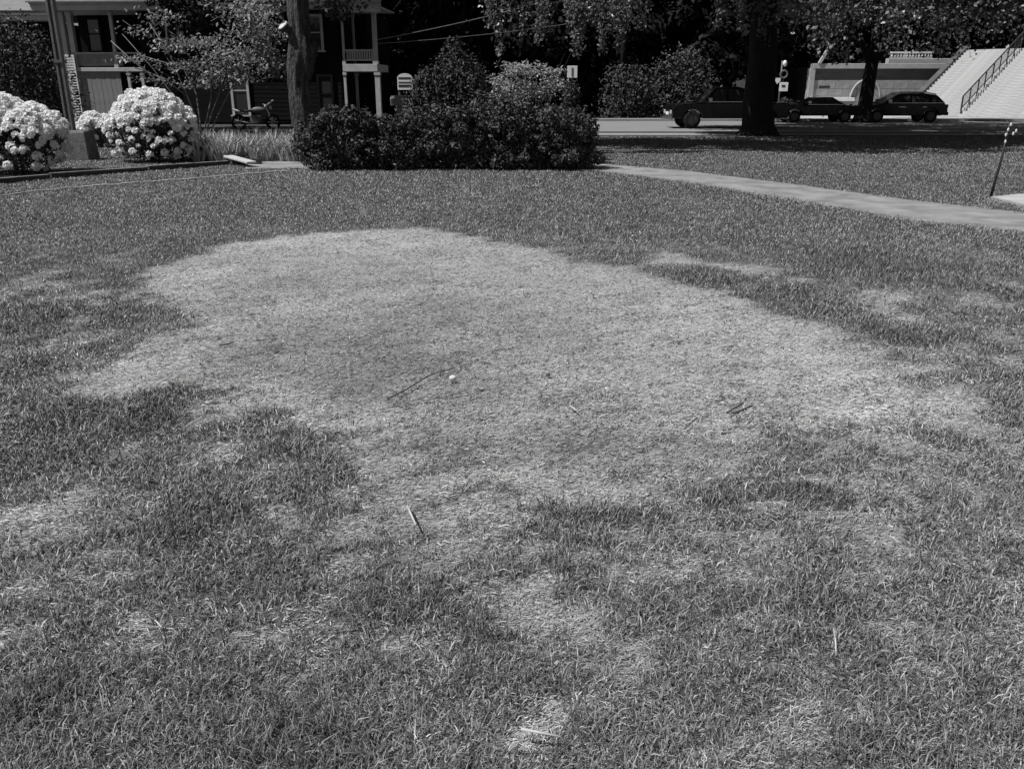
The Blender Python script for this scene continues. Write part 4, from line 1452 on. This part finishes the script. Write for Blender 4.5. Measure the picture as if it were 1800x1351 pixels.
MB().box(-.022, .022, -.02, -.0145, zr_0 + .04, zr_1 - .04).build('dark_stripe', MT['grey'], pn)
MB().box(-.03, .03, .014, .06, 0, zr_1 - .03).build('post', MT['grey'], rs_)

# utility pole, cables, guy wires
upx = at(1092, 180, 55.0)
up_ = thing('utility_pole', 'dark utility pole behind the hanging sprays of the largest tree', 'utility pole', (upx.x, 55.0, 0))
MB().tube([(0, 0, -.2), (0, 0, 5), (0, 0, 11)], [.16, .14, .11], 12).build('shaft', MT['bark_dark'], up_, smooth=True)
MB().box(-1.1, 1.1, -.16, -.05, 9.6, 9.75).build('crossarm', MT['bark_dark'], up_)


def cable(name, label, a, b, sag, r):
    a, b = Vector(a), Vector(b)
    pts = [a.lerp(b, i / 16) - Vector((0, 0, sag * 4 * (i / 16) * (1 - i / 16))) for i in range(17)]
    return tag(MB().tube(pts, r, 6).build(name, MT['wire'], smooth=True), label, 'cable')


hA, hB = at(664, 70, 43.8), at(664, 77, 43.8)
cable('overhead_cable', 'upper overhead cable rising from the porch post to the hidden pole', hA, (upx.x - .1, 54.85, zat(-42, 54.85)), .25, .022)
cable('overhead_cable', 'lower thinner overhead cable from the porch post', hB, (upx.x - .1, 54.85, zat(26, 54.85)), .18, .016)
gA = at(940, 204, 53.5)
gB = at(952, 204, 53.5)
cable('guy_wire', 'left of the two slanting guy wires above the pale shrub', (gA.x, 53.5, 0), (upx.x - .12, 54.9, zat(-135, 55)), 0, .022)
cable('guy_wire', 'right of the two slanting guy wires beside the roadside sign', (gB.x, 53.5, 0), (upx.x - .12, 54.9, zat(-120, 55)), 0, .022)


# ------------------------------------------------------------------ vehicles
def wheel(parent, x, y, r, w_):
    ty = MB()
    K = 20
    for k in range(K):
        pass
    prof_ = [(r * .62, -w_ / 2), (r * .9, -w_ / 2), (r, -w_ * .32), (r, w_ * .32), (r * .9, w_ / 2), (r * .62, w_ / 2)]
    for k in range(K):
        a = 2 * PI * k / K
        for (q, yy_) in prof_:
            ty.v.append((q * math.cos(a), yy_, q * math.sin(a)))
    n = len(prof_)
    for k in range(K):
        for j in range(n - 1):
            a, b = k * n + j, ((k + 1) % K) * n + j
            ty.f.append((a, a + 1, b + 1, b))
    wh = ty.build('wheel', MT['tyre'], parent, smooth=True, loc=(x, y, r))
    rm = MB()
    rm.tube([(0, -w_ * .42, 0), (0, w_ * .42, 0)], r * .63, 16)
    rm.build('rim', MT['rim'], wh)
    return wh


def car(name, label, cat, loc, rz, low, cab, w_, wheels, r, wins, front, bed=False):
    """low / cab: side profiles in (x, z); front at -x"""
    t = thing(name, label, cat, loc, rz)
    MB().prism(low, -w_ / 2, w_ / 2).build('body', MT['car'], t, bevel=.05)
    c = MB()
    n = len(cab)
    zmin = min(z for x, z in cab)
    zmax = max(z for x, z in cab)
    for s in (-1, 1):
        for x, z in cab:
            k = (z - zmin) / (zmax - zmin)
            c.v.append((x, s * (w_ / 2 - .04 - .16 * k), z))
    c.f.append(tuple(range(n)))
    c.f.append(tuple(n + i for i in reversed(range(n))))
    for i in range(n):
        j = (i + 1) % n
        c.f.append((j, i, n + i, n + j))
    c.build('cabin', MT['car'], t, bevel=.04)
    for poly in wins:
        for s in (-1, 1):
            g_ = MB()
            for x, z in poly:
                k = (z - zmin) / (zmax - zmin)
                g_.v.append((x, s * (w_ / 2 - .04 - .16 * k + .006), z))
            g_.f.append(tuple(range(len(poly))))
            g_.build('side_window', MT['glass'], t)
    # windscreen and rear glass
    for (xa, za, xb, zb_) in front:
        g_ = MB()
        ka, kb = (za - zmin) / (zmax - zmin), (zb_ - zmin) / (zmax - zmin)
        ya_, yb_ = w_ / 2 - .14 - .16 * ka, w_ / 2 - .14 - .16 * kb
        g_.quad((xa, -ya_, za), (xb, -yb_, zb_), (xb, yb_, zb_), (xa, ya_, za)).build('windscreen', MT['glass'], t)
    for s in (-1, 1):
        xs_ = [p[0] for p in cab]
        MB().box(min(xs_) + .3, max(xs_) - .15, s * (w_ / 2 - .03) - .012, s * (w_ / 2 - .03) + .012, zmin + .02, zmin + .05).build('window_glint', MT['chrome'], t)  # added bright strip standing in for glints on the windows
    for x_, sg_ in ((min(x for x, z in low), -1), (max(x for x, z in low), 1)):
        MB().box(x_ - .02 if sg_ < 0 else x_ - .05, x_ + .05 if sg_ < 0 else x_ + .02, -.26, .26, .58, .70).build('number_plate', MT['white'], t)
    for x in wheels:
        for s in (-1, 1):
            wheel(t, x, s * (w_ / 2 - .10), r, .22)
    x0 = min(x for x, z in low)
    x1 = max(x for x, z in low)
    for s in (-1, 1):
        MB().box(x0 - .012, x0 + .10, s * (w_ / 2 - .32) - .14, s * (w_ / 2 - .32) + .14, .62, .78).build('headlight', MT['lamp'], t, bevel=.02)
        MB().box(x1 - .08, x1 + .012, s * (w_ / 2 - .2) - .1, s * (w_ / 2 - .2) + .1, .7, .9).build('tail_light', MT['grey'], t, bevel=.02)
        MB().box(cab[0][0] + .25, cab[0][0] + .42, s * (w_ / 2 + .03) - .09, s * (w_ / 2 + .03) + .09, zmin + .06, zmin + .22).build('mirror', MT['chrome'], t, bevel=.03)
    MB().box(x0 - .06, x0 + .05, -w_ / 2 + .06, w_ / 2 - .06, .34, .52).build('front_bumper', MT['chrome'] if bed else MT['dark'], t, bevel=.03)
    MB().box(x1 - .05, x1 + .06, -w_ / 2 + .06, w_ / 2 - .06, .36, .54).build('rear_bumper', MT['chrome'] if bed else MT['dark'], t, bevel=.03)
    return t


def arch(x, r, z0, n=6):
    return [(x + (r + .07) * math.cos(a), max(z0, r + (r + .07) * math.sin(a))) for a in np.linspace(PI, 0, n)]


pk_ = at(1272, 221, 40.6)
r = .38
low = [(-2.6, .42), (-2.62, .85), (-2.45, 1.02), (-1.25, 1.10), (.55, 1.10), (2.6, 1.08), (2.62, .45)] + arch(1.65, r, .42)[::-1] + arch(-1.7, r, .42)[::-1]
cab = [(-1.30, 1.09), (-.70, 1.72), (.30, 1.76), (.62, 1.68), (.66, 1.09)]
car('pickup_truck', 'black pickup truck parked in shade behind the largest trunk, hood to the left', 'pickup truck', (pk_.x, 40.6, -.075), R(3), low, cab, 1.86, (-1.7, 1.65), r,
    [[(-1.02, 1.16), (-.62, 1.64), (-.22, 1.66), (-.22, 1.16)], [(-.12, 1.16), (-.12, 1.66), (.30, 1.66), (.50, 1.60), (.52, 1.16)]], [(-1.29, 1.115, -.715, 1.715), (.668, 1.15, .63, 1.66)], True)
cr = at(1578, 206, 47.4)
r = .33
low = [(-2.2, .34), (-2.24, .7), (-2.1, .84), (-1.1, .95), (1.9, .98), (2.15, .85), (2.2, .40)] + arch(1.35, r, .34)[::-1] + arch(-1.4, r, .34)[::-1]
cab = [(-1.2, .94), (-.35, 1.42), (.9, 1.47), (1.6, 1.36), (2.05, .95)]
car('parked_car', 'black hatchback with a rounded roof parked before the stone stairs', 'car', (cr.x, 47.4, -.075), R(-2), low, cab, 1.76, (-1.4, 1.35), r,
    [[(-.92, 1.0), (-.28, 1.36), (.22, 1.39), (.22, 1.0)], [(.30, 1.0), (.30, 1.39), (.9, 1.40), (1.15, 1.36), (1.2, 1.0)], [(1.28, 1.02), (1.26, 1.35), (1.5, 1.31), (1.75, 1.02)]],
    [(-1.19, .965, -.36, 1.418), (2.045, .975, 1.61, 1.355)])
c3 = at(1432, 206, 47.4)
low = [(-2.1, .34), (-2.14, .66), (-2.0, .76), (-1.1, .86), (1.2, .88), (2.1, .80), (2.15, .40)] + arch(1.3, .31, .34)[::-1] + arch(-1.35, .31, .34)[::-1]
cab = [(-1.0, .86), (-.25, 1.24), (.6, 1.26), (1.3, .88)]
car('parked_car', 'low black car parked in shade just left of the straight forking trunk', 'car', (c3.x, 47.4, -.075), R(1), low, cab, 1.7, (-1.35, 1.3), .31,
    [[(-.72, .92), (-.2, 1.18), (.14, 1.19), (.14, .92)], [(.22, .92), (.22, 1.19), (.56, 1.19), (1.0, .92)]], [(-.99, .885, -.26, 1.238), (1.285, .9, .615, 1.252)])

hb = [o for o in bpy.data.objects if o.name.startswith('parked_car') and 'hatchback' in o.get('label', '')][0]
for s_ in (-1, 1):
    MB().tube([(-.3, s_ * .66, 1.45), (.3, s_ * .66, 1.50), (1.0, s_ * .66, 1.50), (1.55, s_ * .66, 1.40)], .03, 7).build('roof_glint', MT['chrome'], hb, smooth=True)  # added bright tube standing in for the sun glint along the roofline
MB().box(-.35, .0, -.93, -.885, .76, .80).build('door_handle', MT['chrome'], hb)
MB().box(.85, 1.05, -.93, -.885, .76, .80).build('door_handle', MT['chrome'], hb)

# motorcycle before the porch house
mc = at(450, 215, 38.5)
mo = thing('motorcycle', 'motorcycle with a white fairing standing before the house, above the iris bed', 'motorcycle', (mc.x, 38.5, -.09), R(8))


def ring(parent, x, r, tr, name, m):
    b = MB()
    K, J = 22, 8
    for k in range(K):
        a = 2 * PI * k / K
        for j in range(J):
            q = 2 * PI * j / J
            b.v.append(((r + tr * math.cos(q)) * math.cos(a), tr * math.sin(q), (r + tr * math.cos(q)) * math.sin(a)))
    for k in range(K):
        for j in range(J):
            b.f.append((k * J + j, k * J + (j + 1) % J, ((k + 1) % K) * J + (j + 1) % J, ((k + 1) % K) * J + j))
    return b.build(name, MT[m], parent, smooth=True, loc=(x, 0, r + tr))


for x in (-.72, .72):
    wl_ = ring(mo, x, .27, .06, 'wheel', 'tyre')
    s = MB()
    for k in range(8):
        a = 2 * PI * k / 8
        s.bar((.04 * math.cos(a), 0, .04 * math.sin(a)), (.24 * math.cos(a), 0, .24 * math.sin(a)), .02)
    s.build('spoke', MT['chrome'], wl_)
MB().tube([(.72, 0, .34), (.5, 0, .85), (.42, 0, 1.02)], [.03, .035, .03], 8).build('fork', MT['chrome'], mo)
MB().tube([(-.72, .08, .33), (-.15, .08, .40), (.35, .05, .85)], [.03, .04, .035], 8).build('frame', MT['dark'], mo)
MB().box(-.22, .26, -.14, .14, .28, .62).build('engine', MT['grey'], mo, bevel=.06)
MB().blob((.14, 0, .82), (.30, .15, .14), 12, 8).build('fuel_tank', MT['grey'], mo, smooth=True)
MB().box(-.62, -.12, -.13, .13, .74, .83).build('seat', MT['dark'], mo, bevel=.04)
MB().bar((-.95, 0, .86), (-.45, 0, .72), .2, .07).build('rear_fender', MT['white'], mo, bevel=.02)
MB().bar((.42, 0, .95), (.80, 0, 1.22), .34, .05).build('fairing', MT['white'], mo, bevel=.015)
MB().tube([(.40, -.36, 1.08), (.46, -.12, 1.04), (.46, .12, 1.04), (.40, .36, 1.08)], .016, 7).build('handlebar', MT['chrome'], mo)
MB().blob((.66, 0, .92), (.07, .09, .09), 10, 7).build('headlight', MT['lamp'], mo, smooth=True)
MB().tube([(.1, -.17, .30), (-.3, -.18, .30), (-.85, -.18, .42)], [.03, .04, .05], 8).build('exhaust', MT['chrome'], mo, smooth=True)

# street sign post by the driveway
stp = at(1366, 205, 52.9)
sn = thing('street_sign', 'street sign post with a white arrow board and a white square board, beside the driveway', 'sign', (stp.x, 52.9, .04))
MB().tube([(0, 0, -.1), (0, 0, zat(108, 52.9))], .045, 8).build('post', MT['grey'], sn, smooth=True)
k_ = 52.9 / 1560
za = zat(143, 52.9)
ab = MB().prism([(-14 * k_, za + .14), (-1 * k_, za + .14), (-1 * k_, za - .02), (-6 * k_, za - .2), (-9 * k_, za - .05)], -.07, -.05)
ab.build('arrow_board', MT['white'], sn)
zb = zat(154, 52.9)
sq = MB().box(-2 * k_, 13 * k_, -.10, -.075, zb - .25, zb + .24).build('square_board', MT['white'], sn, bevel=.01)
MB().box(2 * k_, 8 * k_, -.112, -.103, zb - .02, zb + .10).build('dark_mark', MT['band'], sq)
zr_ = zat(132, 52.9)
rg = ring(sn, 4 * k_, .20, .05, 'round_frame', 'grey')
rg.location = (4 * k_, -.06, zr_)
MB().blob((4 * k_, -.06, zat(113, 52.9)), (.12, .12, .17), 10, 7).build('finial', MT['white'], sn, smooth=True)

# ------------------------------------------------------------------ terrace wall, balustrade and stairs
YW = 60.0
tw = thing('terrace_wall', 'long grey terrace wall with a dark upper band and an arched niche, behind the trees', 'wall', (0, YW, 0))
wx0, wx1 = xat(1430, 150, YW), xat(1672, 150, YW)
zw_ = [zat(y, YW) for y in (192, 172, 141, 121, 112)]
MB().box(wx0, wx1, 0, .5, -.2, zw_[2]).build('lower_wall', MT['wall_lo'], tw)
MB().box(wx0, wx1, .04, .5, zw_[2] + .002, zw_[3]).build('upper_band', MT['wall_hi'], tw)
MB().box(wx0 - .2, wx1, -.14, .6, zw_[3] + .002, zw_[4]).build('coping', MT['slab'], tw, bevel=.02)
MB().box(wx0 - .34, wx0 - .002, -.12, .5, -.2, zw_[3] + .04).build('pilaster', MT['slab'], tw, bevel=.02)
px1 = xat(1500, 175, YW - .6)
MB().box(wx0 - .3, px1, -.7, -.004, -.2, zat(178, YW - .7)).build('plinth', MT['wall_lo'], tw)
MB().box(wx0 - .3, px1 + .03, -.76, -.004, zat(178, YW - .7) + .002, zat(172, YW - .7)).build('plinth_coping', MT['white'], tw, bevel=.01)
MB().box(xat(1440, 150, YW), xat(1459, 150, YW), -.03, -.003, zat(155, YW), zat(151, YW)).build('dark_plate', MT['band'], tw)
ac = at(1519, 178, YW)
apts = []
aw, ah = 26 * YW / 1560, zat(140, YW) - ac.z
for i in range(13):
    a = PI * i / 12
    apts.append((ac.x + aw * math.cos(a), -.06, ac.z + ah * math.sin(a) ** .9))
MB().tube(apts, .07, 8).build('arch_trim', MT['slab'], tw, smooth=True)
nf = MB()
k = len(nf.v)
nf.v = [(p[0], -.02, p[2]) for p in apts] + [(p[0], -.004, p[2]) for p in apts]
nf.f = [tuple(range(13))]
nf.build('arch_niche', MT['wall_hi'], tw)
# masonry joints of the lower wall: course blocks proud of the wall
blkme = MB().box(0, .94, -.02, 0, 0, .40).data('block', MT['wall_lo'])
nblk = 0
zrow = zat(172, YW) - .6
for rrow in range(5):
    z = .35 + rrow * .42
    if z + .4 > zw_[2]:
        break
    x = wx0 + (.48 if rrow % 2 else 0.02)
    while x + .95 < wx1:
        o = link(bpy.data.objects.new('block', blkme), tw)
        o.location = (x, -.001, z)
        x += .97
# upper ledge and balustrade
ul = MB().box(xat(1562, 105, YW + 1.5), xat(1700, 105, YW + 1.5), 0, .5, 2.0, zat(103, YW + 1.5)).build('upper_ledge', MT['slab'], loc=(0, YW + 1.5, 0), bevel=.03)
tag(ul, 'pale stone ledge above the terrace wall, beneath the balustrade', 'ledge')
bs = thing('balustrade', 'short pale balustrade on the ledge above the terrace wall', 'balustrade', (0, YW + 1.7, 0))
zb0_, zb1_ = zat(102, YW + 1.7), zat(91, YW + 1.7)
xb0, xb1 = xat(1566, 98, YW + 1.7), xat(1640, 98, YW + 1.7)
MB().box(xb0, xb1, 0, .16, zb1_ - .1, zb1_).build('top_rail', MT['white'], bs)
MB().box(xb0, xb1, .01, .15, zb0_ - .02, zb0_ + .06).build('base_rail', MT['slab'], bs)
bm_ = MB().tube([(0, .08, zb0_ + .06), (0, .08, zb0_ + .16), (0, .08, zb1_ - .2), (0, .08, zb1_ - .1)], [.05, .085, .045, .06], 8).data('baluster', MT['white'])
for i in range(14):
    o = link(bpy.data.objects.new('baluster', bm_), bs)
    o.location = (xb0 + .1 + i * (xb1 - xb0 - .2) / 13, 0, 0)
sl2 = MB().bar(at(1440, 112, YW - .1), at(1456, 86, YW - .1), .25, .16).build('sloping_coping', MT['slab'])
tag(sl2, 'short sloping pale coping rising at the left end of the terrace wall', 'coping')
tp_ = MB().box(wx0 - .2, 60, .62, 34, -.2, 2.95).build('terrace', MT['outer'], loc=(0, YW, 0))
tag(tp_, kind='structure')

SY = 54.6
s0 = at(1588, 203, SY)
SROT = -R(47)
stairs = thing('stone_stairs', 'broad pale stone stairs climbing to the terrace at the right', 'stairs', (s0.x, SY, 0), SROT)
RISE, TREAD, NST, SWID = .165, .35, 24, 15.0
sme = MB().box(0, SWID, 0, TREAD + .16, 0, RISE - .003).data('step', MT['stair'])
for i in range(NST):
    o = link(bpy.data.objects.new('step', sme), stairs)
    o.location = (0, i * TREAD, .045 + i * RISE)
ck = MB().prism([(-.1, 0), (-.1, .3), (NST * TREAD, .3 + NST * RISE), (NST * TREAD, 0)], -.36, -.004)
ck.v = [(y, x, z) for x, y, z in ck.v]
ck.build('cheek_wall', MT['wall_hi'], stairs)
ck = MB().prism([(.3, -.05), (NST * TREAD, NST * RISE - .2), (NST * TREAD, -.05)], .003, SWID)
ck.v = [(y, x, z) for x, y, z in ck.v]
ck.build('stair_base', MT['wall_lo'], stairs)
tl = MB().box(-.3, SWID, NST * TREAD + .17, NST * TREAD + 12, 2.96, .045 + NST * RISE - .01).build('landing', MT['stair'], stairs)


# handrail up the stairs: find where the bearing of its foot meets the bottom step
def stair_x(px, ly, z):
    best = None
    for i in range(1500):
        lx = i * .01
        x = s0.x + math.cos(SROT) * lx - math.sin(SROT) * ly
        y = SY + math.sin(SROT) * lx + math.cos(SROT) * ly
        dz = y * cT - (z - EYE) * sT
        p = 900 + 1500 * x / dz
        if best is None or abs(p - px) < best[0]:
            best = (abs(p - px), lx)
    return best[1]


hxl = stair_x(1690, .4, .3)
hr = thing('stair_handrail', 'black metal handrail with posts running up the middle of the stone stairs', 'handrail', (s0.x + math.cos(SROT) * hxl, SY + math.sin(SROT) * hxl, 0), SROT)
LEN = NST * TREAD
h0 = .045
sl_h = RISE / TREAD
zz = lambda y: .045 + RISE + sl_h * (y - .15)
MB().tube([(0, .25, zz(.25) + .15), (0, .25, zz(.25) + .92), (0, LEN, zz(LEN) + .92), (0, LEN + .5, zz(LEN) + .92)], .04, 8).build('top_rail', MT['dark'], hr)
MB().tube([(0, .3, zz(.3) + .25), (0, LEN, zz(LEN) + .25)], .028, 8).build('bottom_rail', MT['dark'], hr)
for i in range(9):
    y = .3 + i * (LEN - .4) / 8
    MB().tube([(0, y, zz(y) - .2), (0, y, zz(y) + .92)], .035, 7).build('post', MT['dark'], hr)
vme = MB().tube([(0, 0, .25), (0, 0, .88)], .012, 5).data('baluster', MT['dark'])
for i in range(44):
    y = .4 + i * (LEN - .5) / 43
    o = link(bpy.data.objects.new('baluster', vme), hr)
    o.location = (0, y, zz(y))

# ------------------------------------------------------------------ leaning garden stake at right
k0 = G(1741, 346)
sk = thing('garden_stake', 'thin dark leaning stake with small pale tags near its tip, at the path edge', 'stake', (k0[0], k0[1], 0))
kY = k0[1]
ka = Vector((0, 0, -.05))
kb_ = at(1776, 214, kY) - Vector((k0[0], kY, 0))
kb_.y = 0
km = ka.lerp(kb_, .5) + Vector((.012, 0, 0))
MB().tube([ka, km, kb_], [.022, .019, .014], 8).build('shaft', MT['dark'], sk, smooth=True)
for (px, py) in ((1776, 219), (1771, 228), (1767, 237), (1766, 249), (1780, 235), (1785, 230)):
    p = at(px, py, kY) - Vector((k0[0], kY, 0))
    MB().blob((p.x, -.02, p.z), (.016, .01, .028), 7, 5).build('tag', MT['white'], sk)
MB().tube([kb_.lerp(km, .16), kb_.lerp(km, .1) + Vector((.07, 0, .03)), kb_.lerp(km, .24) + Vector((.10, 0, .02))], .009, 6).build('side_hook', MT['dark'], sk)

# ------------------------------------------------------------------ small things on the lawn
q = G(796, 664, .03)
o = MB().blob((0, 0, 0), (.022, .019, .016), 14, 10, .05).build('white_stone', MT['stone'], smooth=True, loc=(q[0], q[1], .03))
tag(o, 'small round white stone near the middle of the dead patch', 'stone')
q = G(963, 660, .01)
o = MB().blob((0, 0, 0), (.013, .012, .011), 10, 7, .1).build('dark_pebble', MT['twig'], smooth=True, loc=(q[0], q[1], .016))
tag(o, 'tiny dark pebble right of the white stone', 'pebble')


def stick(name, label, pts, r, m, z=.02, cat='stick'):
    P = [G(x, y, z) for x, y in pts]
    n = len(P)
    b = MB().tube([(p[0], p[1], z + random.uniform(-.003, .006)) for p in P], [r * (1 - .35 * i / max(1, n - 1)) for i in range(n)], 7, .08)
    return tag(b.build(name, MT[m], smooth=True), label, cat)


stick('twig', 'longer upper of two short dark twigs lying side by side on the straw', [(1278, 724), (1296, 715), (1306, 710)], .007, 'twig', .03)
stick('twig', 'lower of two short dark twigs lying side by side on the straw', [(1291, 727), (1310, 719), (1322, 713)], .007, 'twig', .03)
stick('twig', 'long curving dark twig lying just left of the white stone', [(682, 700), (716, 684), (750, 662), (776, 653), (800, 646)], .005, 'twig', .022)
stick('twig', 'short dark twig at the left of the dead patch', [(385, 607), (402, 603), (412, 601)], .006, 'twig', .025)
stick('twig', 'thin grey twig slanting below the paired dark twigs', [(1204, 753), (1225, 735)], .004, 'twig', .022)
stick('pale_stick', 'pale split stick lying on the bare straw nearest the camera', [(916, 1281), (950, 1286), (986, 1293)], .0045, 'straw', .045)
stick('pale_stick', 'pale thin stick standing out below the dead patch, left of centre', [(716, 888), (724, 907), (731, 924)], .005, 'straw', .045)
stick('pale_stick', 'short pale stick lying flat at the lower rim of the dead patch', [(876, 926), (890, 924), (906, 926)], .004, 'straw', .035)
stick('pale_stick', 'tiny pale stick in the right middle of the dead patch', [(1002, 712), (1014, 723)], .005, 'straw', .03)
stick('twig', 'single dark sprig in the grass above the dead patch', [(358, 375), (368, 386), (376, 394)], .007, 'twig', .05)
